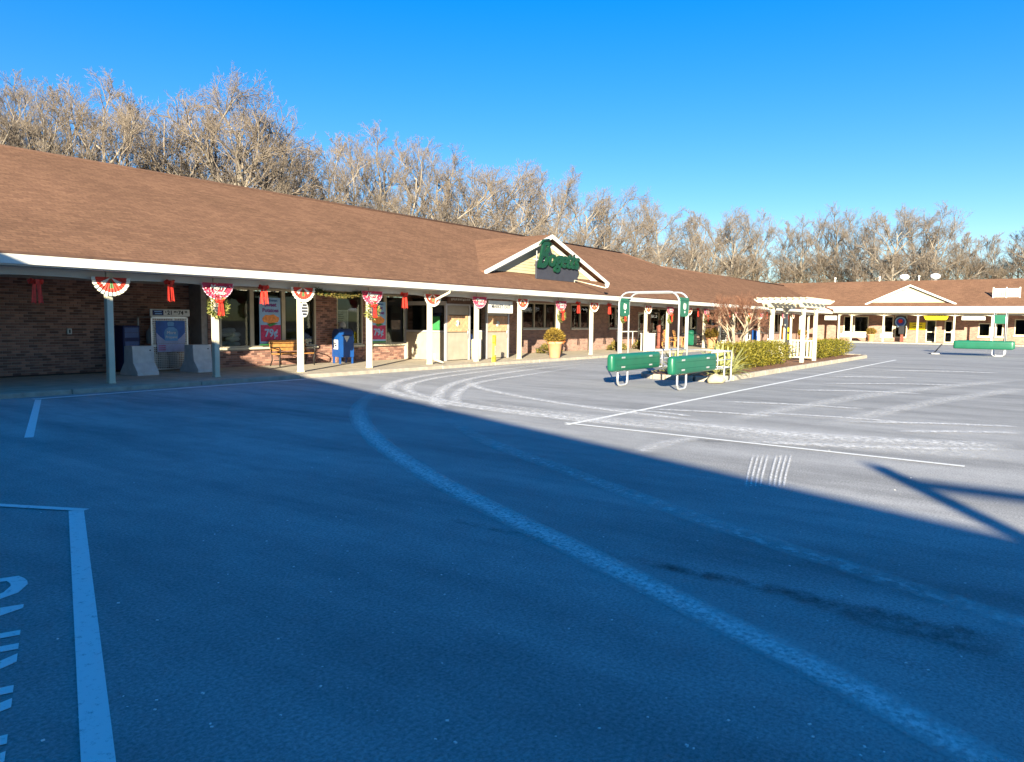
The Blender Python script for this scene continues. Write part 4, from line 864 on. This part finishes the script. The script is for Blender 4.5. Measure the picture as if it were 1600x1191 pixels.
bn = thing('green_bin', 'dark green lidded waste bin at the porch wall behind the small tree', 'bin', (49.3,20.4,.1)); q = MB(); q.cbox(-.3,.3,-.3,.3,.05,.85,.03); q.build('body', M['green'], bn); q = MB(); q.lathe([(.36,.86),(.36,.92),(.22,1.08),(.02,1.12)], 16); q.build('lid', M['greendark'], bn)
for k, (x, lab) in enumerate(((52.3,'black iron bench on the far porch behind the small tree'),(56.2,'black iron bench on the far porch left of the pergola'))):
    bench(lab, x, 20.6, 0, 1.6, M['iron'], M['iron'], 'black benches on the far porch')
pdl = thing('hanging_lamp', 'dark pendant lamp under the porch ceiling near the doorway', 'lamp', (40.5,19.0,2.3)); q = MB(); q.lathe([(.28,.0),(.24,.08),(.06,.16),(.03,.2)], 14); q.build('shade', M['iron'], pdl); q = MB(); q.tube([(0,0,.2),(0,0,.458)], .012, 6); q.build('stem', M['iron'], pdl); q = MB(); q.lathe([(.02,-.08),(.08,-.04),(.08,0)], 10); q.build('globe', M['white'], pdl)
wsn = thing('porch_sign', 'white hanging sign on the far porch left of the pergola', 'sign', (57.8,18.4,2.3)); q = MB(); q.cbox(-.9,.9,0,.04,-.25,.22,.006); q.build('board', M['white'], wsn); q = MB(); q.tube([(-.7,.02,.22),(-.7,.02,.4)], .01, 5); q.tube([(.7,.02,.22),(.7,.02,.4)], .01, 5); q.build('hanger', M['iron'], wsn)
bs_ = thing('newspaper_box', 'blue newspaper box with white window on the far porch left of the pergola', 'newspaper box', (58.6,18.9,.1)); q = MB(); q.cbox(-.25,.25,-.2,.2,.3,1.1,.02); q.build('body', M['usblue'], bs_); q = MB(); q.cbox(-.22,.22,-.215,-.201,.65,1.0,.004); q.build('window', M['white'], bs_); q = MB(); q.box(-.05,.05,-.05,.05,0,.3); q.build('pedestal', M['iron'], bs_)

# ------------------------------------------------------------------ cart corrals
def corral(label, loc, rz, rails=True):
    c = thing('cart_corral', label, 'cart corral', loc, rz, 'green cart corrals in the lot')
    def panel(y):
        q = MB(); n = 16; prof = []
        hz_, hy = .235, .11
        for k in range(24):
            a = 2*math.pi*k/24; ca, sa = math.cos(a), math.sin(a); prof.append((hy*math.copysign(abs(ca)**.55, ca), .64+hz_*math.copysign(abs(sa)**.45, sa)))
        secs = [(0,.55),(.03,.8),(.08,.95),(.14,1),(2.76,1),(2.82,.95),(2.87,.8),(2.9,.55)]; vs = []
        for x, s in secs: vs += [(x-.45, y+p[0]*s, .64+(p[1]-.64)*(.6+.4*s)) for p in prof]
        m_ = len(prof); fs = [(i*m_+j, i*m_+(j+1) % m_, (i+1)*m_+(j+1) % m_, (i+1)*m_+j) for i in range(len(secs)-1) for j in range(m_)] + [tuple(range(m_))[::-1], tuple((len(secs)-1)*m_+j for j in range(m_))]
        q.add(vs, fs, True); o = q.build('bumper_panel', M['green'], c)
        gq = MB()
        for z in (.56,.72):
            for sg in (-1, 1): gq.box(-.25, 2.3, y+sg*.1085, y+sg*.113, z-.008, z+.008)
        gq.build('groove', M['greendark'], o)
        for x in (.1, 1.75):
            for z in (.52,.77):
                b = MB(); b.cbox(x-.1, x+.1, y-.118, y-.1125, z-.022, z+.022, .002); b.build('bracket', M['galv'], o)
    for y in (0, 1.68): panel(y)
    # two hoops, joined by looped feet
    for x in (0, .56):
        q = MB(); pts = [(x,0,.1),(x,0,2.2)] + [(x,.28-.28*math.cos(a), 2.2+.28*math.sin(a)) for a in [k*math.pi/10 for k in range(1, 6)]] + [(x,1.68-.28+.28*math.sin(a), 2.2+.28*math.cos(a)) for a in [k*math.pi/10 for k in range(0, 6)]] + [(x,1.68,.1)]
        q.tube(pts, .024, 8); q.build('hoop', M['galv'], c)
    for y in (0, 1.68):
        q = MB(); q.tube([(0,y,.45),(0,y,.14),(.05,y,.05),(.14,y,.026),(.42,y,.026),(.51,y,.05),(.56,y,.14),(.56,y,.45)], .028, 8); q.build('foot_loop', M['galv'], c)
        if rails: q = MB(); q.tube([(3.3,y,.45),(3.3,y,.14),(3.35,y,.05),(3.44,y,.026),(3.72,y,.026),(3.81,y,.05),(3.86,y,.14),(3.86,y,.86),(3.8,y,.9),(2.3,y,.9)], .026, 8); q.build('foot_loop', M['galv'], c)
        for z in (.42,.66)*rails: q = MB(); q.tube([(2.3,y,z),(3.86,y,z)], .016, 8); q.build('side_rail', M['galv'], c)
        if rails: q = MB(); q.tube([(2.75,y,.42),(2.75,y,.9)], .016, 6); q.tube([(3.3,y,.45),(3.3,y,.9)], .016, 6); q.build('stay', M['galv'], c)
        q = MB(); q.prism([(.02,1.92),(.10,1.86),(.46,1.86),(.54,1.92),(.54,2.34),(.02,2.34)], .05, Matrix.Translation((0,y+.025,0)) @ XZ); s = q.build('sign_plate', M['green'], c)
        q = MB(); q.box(.02,.54,y-.035,y-.026,2.25,2.28); q.build('dark_line', M['greendark'], s)
        q = MB(); q.prism([(.22,2.05),(.30,2.03),(.36,2.07),(.36,2.17),(.33,2.19),(.30,2.15),(.28,2.2),(.23,2.2),(.21,2.12)], .006, T0(0,0,y-.0255)); q.box(.27,.31,y-.032,y-.0255,1.95,2.0); q.build('white_mark', M['white'], s)
    for z in (.42,.9)*rails: q = MB(); q.tube([(3.86,0,z),(3.86,1.68,z)], .018, 8); q.build('end_rail', M['galv'], c)
    return c
c1 = corral('green and galvanised cart corral with overhead hoops beside the planted island', (17.36, 7.52, 0), 0)
c2 = corral('far green cart corral at the right edge before the far wing', (51.1, 2.05, 0), R(90), False)
kn = thing('fallen_sign_stand', 'small knocked over black and white sign stand on the far asphalt', 'sign stand', (51.0, 5.6, 0), R(20)); q = MB(); q.cbox(-.35,.35,-.25,.25,.0,.07,.02); q.build('base', M['sack'], kn); q = MB(); q.tube([(.1,0,.06),(.25,-.45,.62)], .03, 6); q.build('pole', M['black'], kn)

# ------------------------------------------------------------------ planted island with pergola
def bed(name, pts, label):
    n = len(pts); q = MB(); cx = sum(p[0] for p in pts)/n; cy = sum(p[1] for p in pts)/n
    rr = random.Random(n); inner = [(p[0]+(cx-p[0])*.0, p[1]) for p in pts]
    top = [(p[0], p[1], .11) for p in pts]; q.add(top, [tuple(range(n))]); q.build(name, M['mulch'])['kind'] = 'structure'
def kerb_ring(pts):
    q = MB(); n = len(pts)
    for i in range(n):
        a = Vector((*pts[i], 0)); b = Vector((*pts[(i+1) % n], 0)); t = (b-a).normalized(); s = Vector((t.y, -t.x, 0)); L2 = (b-a).length; k = max(1, int(L2/1.5))
        for j in range(k):
            p = a+t*(L2*j/k); e = a+t*(L2*(j+1)/k-.008); A = Matrix(((t.x,s.x,0,p.x),(t.y,s.y,0,p.y),(0,0,1,0),(0,0,0,1))); q.cbox(0, (e-p).length, 0, .16, -.04, .15, .025, A)
    struct(q.build('island_kerb', M['kerb']))
def rrect(x0, x1, y0, y1, r, n=5):
    o = []
    for cx, cy, a0 in ((x1-r,y0+r,-90),(x1-r,y1-r,0),(x0+r,y1-r,90),(x0+r,y0+r,180)):
        for k in range(n): a = R(a0+90*k/(n-1)); o.append((cx+r*math.cos(a), cy+r*math.sin(a)))
    return o
I1 = rrect(20.6, 42.6, 7.75, 10.35, 1.1); bed('mulch_bed', I1, ''); kerb_ring(I1)
I2 = rrect(40.5, 57.5, 14.1, 16.0, .8); bed('mulch_bed', I2, ''); kerb_ring(I2)
def hedge(label, x0, x1, y0, y1, h, seed, nb):
    t = thing('hedge', label, 'hedge', ((x0+x1)/2, (y0+y1)/2, .11), 0, 'clipped hedges on the island'); rr = random.Random(seed); q = MB(); W_ = (x1-x0)/nb
    for k in range(nb):
        cx = x0+W_*(k+.5)-(x0+x1)/2; leafball(q, (cx, 0, h*.5), W_*.60, (y1-y0)*.55, h*.56, 2600, rr, .055, .5)
    q.v = [(a, b, max(.02, min(c, h*(.95+.05*math.sin(a*7)+.05*math.sin(b*9+a*3))))) for a, b, c in q.v]
    q.build('foliage', M['hedge'], t); q = MB()
    for k in range(nb*6): cx = x0+W_*(k/6+.1)-(x0+x1)/2; q.tube([(cx,rr.uniform(-.2,.2),-.05),(cx+rr.uniform(-.3,.3),rr.uniform(-.4,.4),h*.8)], [.018,.005], 5)
    q.build('stems', M['stem'], t)
hedge('yellow green clipped hedge left of the pergola on the island', 24.4, 30.6, 8.2, 9.6, .98, 1, 5)
hedge('yellow green clipped hedge right of the pergola on the island', 35.2, 41.6, 8.2, 9.6, .92, 2, 4)
def yucca(label, x, y, s, seed):
    t = thing('yucca', label, 'yucca', (x, y, .1), 0, 'spiky yuccas at the island end'); rr = random.Random(seed)
    for k in range(52):
        a = rr.uniform(0, 6.283); el = rr.uniform(.15, 1.35); L2 = s*rr.uniform(.6, 1.0); d = Vector((math.cos(a)*math.cos(el), math.sin(a)*math.cos(el), math.sin(el))); s_ = Vector((-math.sin(a), math.cos(a), 0))*.045; q = MB()
        p1 = d*L2*.5+Vector((0,0,.04)); p2 = d*L2-Vector((0,0,.22*L2*math.cos(el))); z0 = Vector((0,0,.02)); p2.z = max(p2.z, .03)
        q.add([z0-s_*.7, z0+s_*.7, p1+s_, p2, p1-s_, z0+Vector((0,0,-.015)), p1+Vector((0,0,-.02))], [(0,1,2,4),(4,2,3),(1,0,5),(0,4,6,5),(5,6,2,1),(4,3,6),(6,3,2)]); q.build('leaf', M['yucca'], t)
yucca('spiky striped yucca at the near end of the island behind the corral', 21.6, 8.0, 1.35, 1); yucca('spiky striped yucca beside the first hedge', 22.7, 8.1, 1.25, 2); yucca('spiky striped yucca at the back corner of the island', 21.5, 9.4, 1.1, 3)
rk = MB(); rr = random.Random(4); rk.lathe([(.05,0),(.27,.03),(.30,.12),(.22,.22),(.05,.26)], 11); rk.v = [(x*(1+.15*math.sin(7*y))+rr.uniform(-.03,.03), y*.8+rr.uniform(-.03,.03), z+rr.uniform(-.03,.03)*(z > .02)) for x, y, z in rk.v]; tag(rk.build('boulder', M['rock'], None, (20.35,7.62,.0)), 'tan boulder at the end of the island under the yucca', 'boulder')
pg = thing('pergola', 'cream wooden pergola gate with slatted sides in the island hedge', 'pergola', (32, 8.4, .11))
for x in (0, 2):
    for y in (-.05, 1.22): q = MB(); q.cbox(x-.075, x+.075, y-.075, y+.075, -.05, 2.32, .012); q.build('post', M['cream'], pg)
for y in (-.05, 1.22):
    for dy in (-.10, .08):
        q = MB(); q.prism([(-1.15,2.42),(-.95,2.28),(2.95,2.28),(3.15,2.42),(3.15,2.48),(-1.15,2.48)], .03, Matrix.Translation((0,y+dy+.02,0)) @ XZ); q.build('beam', M['cream'], pg)
for k in range(6):
    x = -.75+k*.70; q = MB(); q.prism([(-.62,2.60),(-.45,2.482),(1.62,2.482),(1.79,2.60),(1.79,2.64),(-.62,2.64)], .05, Matrix(((0,0,1,x),(1,0,0,0),(0,1,0,0),(0,0,0,1)))); q.build('rafter', M['cream'], pg)
for k in range(9): y = -.4+k*.25; q = MB(); q.box(-.95, 3.0, y-.02, y+.02, 2.642, 2.69); q.build('purlin', M['cream'], pg)
for x in (0, 2):
    for y in (-.05, 1.22):
        for sg in (-1, 1): q = MB(); a = x+sg*.08; q.add([Vector(p) for p in ((a,y-.025,1.95),(a+sg*.38,y-.025,2.279),(a+sg*.30,y-.025,2.279),(a,y-.025,2.05),(a,y+.025,1.95),(a+sg*.38,y+.025,2.279),(a+sg*.30,y+.025,2.279),(a,y+.025,2.05))], [(0,1,2,3),(7,6,5,4),(0,4,5,1),(2,6,7,3),(1,5,6,2),(3,7,4,0)]); q.build('brace', M['cream'], pg)
for x in (2,):
    for z in (.10, .84): q = MB(); q.box(x-.03, x+.03, .03, 1.14, z, z+.065); q.build('rail', M['cream'], pg)
    for k in range(8): y = .07+k*.14; q = MB(); q.box(x-.018, x+.018, y, y+.07, .171, .839); q.build('picket', M['cream'], pg)
for z in (.10, .84): q = MB(); q.box(.08, 1.92, 1.19, 1.25, z, z+.065); q.build('rail', M['cream'], pg)
for k in range(13): x = .12+k*.14; q = MB(); q.box(x, x+.07, 1.20, 1.236, .171, .839); q.build('picket', M['cream'], pg)
gf = thing('garden_stake', 'yellow and orange garden ornament on a stake behind the pergola rail', 'ornament', (35.2,9.95,.11)); q = MB(); q.tube([(0,0,-.03),(0,0,1.0)], .015, 6); q.build('stake', M['iron'], gf)
q = MB(); q.lathe([(.02,.75),(.14,.85),(.12,1.1),(.05,1.2),(.13,1.28),(.13,1.4),(.02,1.5)], 12, (.05,0,0)); q.build('yellow_figure', M['yellow'], gf); q = MB(); q.prism([(-.35,.75),(-.15,.8),(-.06,1.2),(-.16,1.55),(-.34,1.5)], .03, Matrix.Translation((-.02,.1,0)) @ XZ); q.build('orange_flag', M['orange'], gf)

# ------------------------------------------------------------------ trees
def grow(seed, H, r0, trunk_frac, spread, n1, levels, upb=.35, lean=0., twr=.0075, nmul=1.0):
    rr = random.Random(seed); trunk = MB(); crown = MB()
    pts = [Vector((0,0,-.3))]; n = 9; hx = rr.uniform(-1,1)*lean; hy = rr.uniform(-1,1)*lean
    for k in range(1, n+1):
        t = k/n; pts.append(Vector((hx*t*t*H + rr.uniform(-.015,.015)*H, hy*t*t*H + rr.uniform(-.015,.015)*H, H*.82*t)))
    trunk.tube(pts, [r0*(1-.82*(k/n)**.9) for k in range(n+1)], 8, False)
    def at(t):
        k = min(int(t*n), n-1); f = t*n-k; return pts[k].lerp(pts[k+1], f)
    def branch(p, d, L, r, lev):
        k = 4 if lev < 2 else (3 if lev < 4 else 2); q = [p]; dd = d.copy(); c = 5 if lev == 0 else (4 if lev == 1 else 3)
        for j in range(k):
            dd = (dd + Vector((rr.gauss(0,.16), rr.gauss(0,.16), rr.gauss(0,.12)+upb*.28))).normalized(); q.append(q[-1]+dd*L/k)
        (trunk if lev == 0 else crown).tube(q, [max(r*(1-.75*j/k), twr*.5) for j in range(k+1)], c, False)
        if lev >= levels: return
        m_ = int(([7,6,5,3][min(lev,3)]+rr.choice((-1,0,0,1)))*nmul)
        for j in range(m_):
            t = .25+.75*(j+rr.random())/m_; i = min(int(t*k), k-1); s = q[i].lerp(q[i+1], t*k-i); ax = dd.orthogonal(); ax.rotate(Matrix.Rotation(rr.uniform(0,6.28), 3, dd))
            nd = (dd*rr.uniform(.6,1.0)+ax.normalized()*rr.uniform(.45,.9)+Vector((0,0,upb*.45))).normalized(); branch(s, nd, L*rr.uniform(.42,.62)*(1.12-.35*t), max(r*.45, twr), lev+1)
    for k in range(n1):
        t = trunk_frac+(1-trunk_frac)*(k+rr.random()*.8)/n1; a = k*2.4+rr.uniform(-.5,.5); el = rr.uniform(.35,.8)+.5*t-.15
        d = Vector((math.cos(a)*math.cos(el), math.sin(a)*math.cos(el), math.sin(el))); L = H*spread*rr.uniform(.8,1.2)*(1.25-.75*t)
        branch(at(min(t,.99)), d, L, r0*(.62-.40*t), 0)
    return trunk, crown
PROTO = []
for k, (H, r0, tf, sp, n1, ub, ln) in enumerate(((15.5,.26,.30,.34,13,.22,.03),(14.5,.22,.36,.30,12,.32,.06),(15,.30,.24,.40,13,.15,.05),(14,.20,.40,.29,11,.38,.08),(13,.24,.22,.40,13,.12,.06))):
    tr, cr = grow(100+k, H, r0, tf, sp, n1, 4, ub, ln); a = tr.build('trunk', M['bark']); b = cr.build('crown', M['twig']); PROTO.append((a.data, b.data)); bpy.data.objects.remove(a); bpy.data.objects.remove(b)
def tree(label, x, y, k, s, rz, grp, z=-.05):
    t = thing('bare_tree', label, 'tree', (x, y, z), rz, grp); t.scale = (s*random.uniform(.9,1.1), s*random.uniform(.9,1.1), s)
    link('trunk', PROTO[k][0], t); link('crown', PROTO[k][1], t); return t
# front row behind the long store: (photo column, depth row, height scale)
random.seed(21)
row = []
def topz(px):       # tree line height wanted, by photo column (photo row of the tops)
    pts = [(-60,120),(40,120),(110,118),(170,135),(215,170),(265,165),(330,130),(400,160),(440,180),(490,225),(560,225),(620,215),(680,235),(760,265),(850,262),(900,300),(1000,312),(1090,320),(1140,345),(1190,335),(1230,350),(1300,335),(1400,325),(1480,340),(1520,365),(1600,355),(1700,350)]
    for (a, b), (c, d) in zip(pts, pts[1:]):
        if a <= px <= c: return b+(d-b)*(px-a)/(c-a)
    return 300
def place(px, depthfun, frac=1.0):
    d = fw + rt*((px-800)/FPX) + up*((595.5-topz(px))/FPX); t = depthfun(d); p = d*t; return p.x, p.y, CH+p.z*frac
NAT = [15.5*1.03,14.5*1.03,15*1.03,14*1.03,13*1.05]
spots = []
px = -70
while px < 1700:
    far = px > 1090
    if px <= 1090: f = lambda d, Y=random.uniform(37,43): Y/d.y
    else: f = lambda d, X=random.uniform(98,106): X/d.x
    x, y, z = place(px, f, random.uniform(.99,1.10)); spots.append((px, x, y, z, far)); px += random.uniform(36,50) if not far else random.uniform(25,38)
na = nb_ = 0
for (px, x, y, z, far) in spots:
    k = random.choice((0,0,1,2,3)) if not 300 < px < 460 else 2
    if far: lab = 'tall bare tree beyond the far wing, %s from the left in its row' % ORD[min(nb_,39)]; nb_ += 1; gq = 'bare trees beyond the far wing'
    else: lab = 'tall bare tree rising behind the long brown roof, %s from the left in its row' % ORD[min(na,39)]; na += 1; gq = 'bare trees behind the long roof'
    tree(lab, x, y, k, max(.5, z/NAT[k]), random.uniform(0,6.28), gq)
# deeper rows, seen only as the wood's interior
px = -90
while px < 1750:
    for rowk in range(1):
        p2 = px+random.uniform(-20,20)
        if p2 <= 1110: f = lambda d, Y=random.uniform(46,54)+rowk*10: Y/d.y
        else: f = lambda d, X=random.uniform(109,116)+rowk*9: X/d.x
        x, y, z = place(p2, f, random.uniform(.62,.86)); k = random.choice((0,1,2,4,4)); tree('slender bare tree deep in the wood behind the stores', x, y, k, max(.5, z/NAT[k]), random.uniform(0,6.28), 'bare trees deep in the wood')
    px += 46
# undergrowth that closes the wood near the ground
bq = MB(); rr = random.Random(77)
def brush(x, y, n, h):
    for k in range(n):
        b = Vector((x+rr.uniform(-2.2,2.2), y+rr.uniform(-1.5,1.5), 0)); d = Vector((rr.gauss(0,.35), rr.gauss(0,.35), 1)).normalized(); L2 = h*rr.uniform(.5,1.1); mid = b+d*L2*.55; e = mid+(d+Vector((rr.gauss(0,.5),rr.gauss(0,.5),.1))).normalized()*L2*.5
        bq.tube([b, mid, e], [.03,.02,.006], 3, False)
        for j in range(5):
            s = b.lerp(mid, .4) if j < 2 else mid.lerp(e, rr.random()); bq.tube([s, s+Vector((rr.gauss(0,.5),rr.gauss(0,.5),rr.uniform(.2,.9)))*L2*.28], [.012,.005], 3, False)
for k in range(60): x = 6+k*1.75; brush(x, 39.5+rr.uniform(-2,3), 12, 5.6+rr.uniform(-1,1.2))
for k in range(46): x = 20+k*2.3; brush(x, 48+rr.uniform(-3,4), 14, 7.5+rr.uniform(-1,1.5))
for k in range(44): y = -6+k*1.1; brush(100+rr.uniform(-3,3), y, 26, 8.5+rr.uniform(-1,1.5))
bo = bq.build('undergrowth', M['bushtwig']); bo['kind'] = 'stuff'; bo['label'] = 'tangled brown undergrowth along the edge of the wood'
# small multi-stemmed tree in the far bed
rr = random.Random(8); tq = MB(); cq_ = MB()
def sbr(p, d, L, r, lev):
    q = [p]; dd = d.copy()
    for j in range(4): dd = (dd+Vector((rr.gauss(0,.14), rr.gauss(0,.14), rr.gauss(0,.1)+.03))).normalized(); q.append(q[-1]+dd*L/4)
    (tq if lev < 2 else cq_).tube(q, [max(r*(1-.6*j/4), .006) for j in range(5)], 6 if lev < 2 else 3, False)
    if lev == 4: return
    for j in range(3 if lev == 0 else 5):
        t = (.55 if lev == 0 else .3)+(.45 if lev == 0 else .7)*(j+rr.random())/(3 if lev == 0 else 5); i = min(int(t*4), 3); s = q[i].lerp(q[i+1], t*4-i); ax = dd.orthogonal(); ax.rotate(Matrix.Rotation(rr.uniform(0,6.28), 3, dd)); sbr(s, (dd*.9+ax.normalized()*.6).normalized(), L*rr.uniform(.5,.66), r*.55, lev+1)
for k in range(6):
    a = k*1.05+.3; sbr(Vector((.12*math.cos(a), .12*math.sin(a), -.1)), Vector((.55*math.cos(a), .55*math.sin(a), 1)).normalized(), 2.0, .07, 0)
st_ = thing('ornamental_tree', 'small bare many-stemmed ornamental tree in the mulch bed before the porch', 'tree', (43.3, 15.0, .1)); tq.build('trunk', M['myrtle'], st_); cq_.build('crown', M['myrtletwig'], st_)

# ------------------------------------------------------------------ the shop wing that shades the photographer
HB = 6.5; tt = HB/math.tan(EL)
d_ = Vector((.359,.933,0)).normalized(); nrm = Vector((d_.y, -d_.x, 0))
P0 = Vector((7.16,.23,0))-SH*tt
ang = math.atan2(d_.y, d_.x)
bb = thing('near_wing_building', 'flat roofed shop wing beside the photographer that casts the long shadow', 'building', (P0.x, P0.y, 0), ang)
def wing(x0, x1, mat, nm, y0, y1, z0, z1): q = MB(); q.box(x0, x1, y0, y1, z0, z1); return q.build(nm, mat, bb)
wing(-45, 30.4, M['brickwall'], 'wall', .4, 9, -.05, 6.2); wing(-45.3, 30.6, M['white'], 'parapet', 0, 9.3, 6.2, 6.5)
for k in range(11):
    x = -42+k*6.2; f = MB(); f.box(x, x+.1, .34, .4, .8, 2.7); f.box(x+3.3, x+3.4, .34, .4, .8, 2.7); f.box(x, x+3.4, .339, .4, 2.7, 2.8); f.box(x, x+3.4, .339, .4, .7, .8); o = f.build('window', M['tanframe'], bb); p = MB(); p.box(x+.1, x+3.3, .37, .376, .8, 2.7); p.build('pane', M['glass'], o)
tip = Vector((9.76,1.65,0)); Dm = tt+3.2; hm = Dm*math.tan(EL); pm = tip-SH*Dm
ms_ = thing('service_mast', 'stout metal service mast on the near wing roof edge', 'mast', (pm.x, pm.y, HB)); q = MB(); q.tube([(0,0,0),(0,0,hm-HB)], .12, 10); q.build('pipe', M['galv'], ms_)
hc2 = hm-.26; q = MB(); q.tube([(pm.x,pm.y,hc2),(pm.x+.3,pm.y-14,hc2-.3),(pm.x+.6,pm.y-28,hc2+.6)], .09, 6); tag(q.build('service_cable', M['black']), 'thick black service cable running from the roof mast', 'cable')
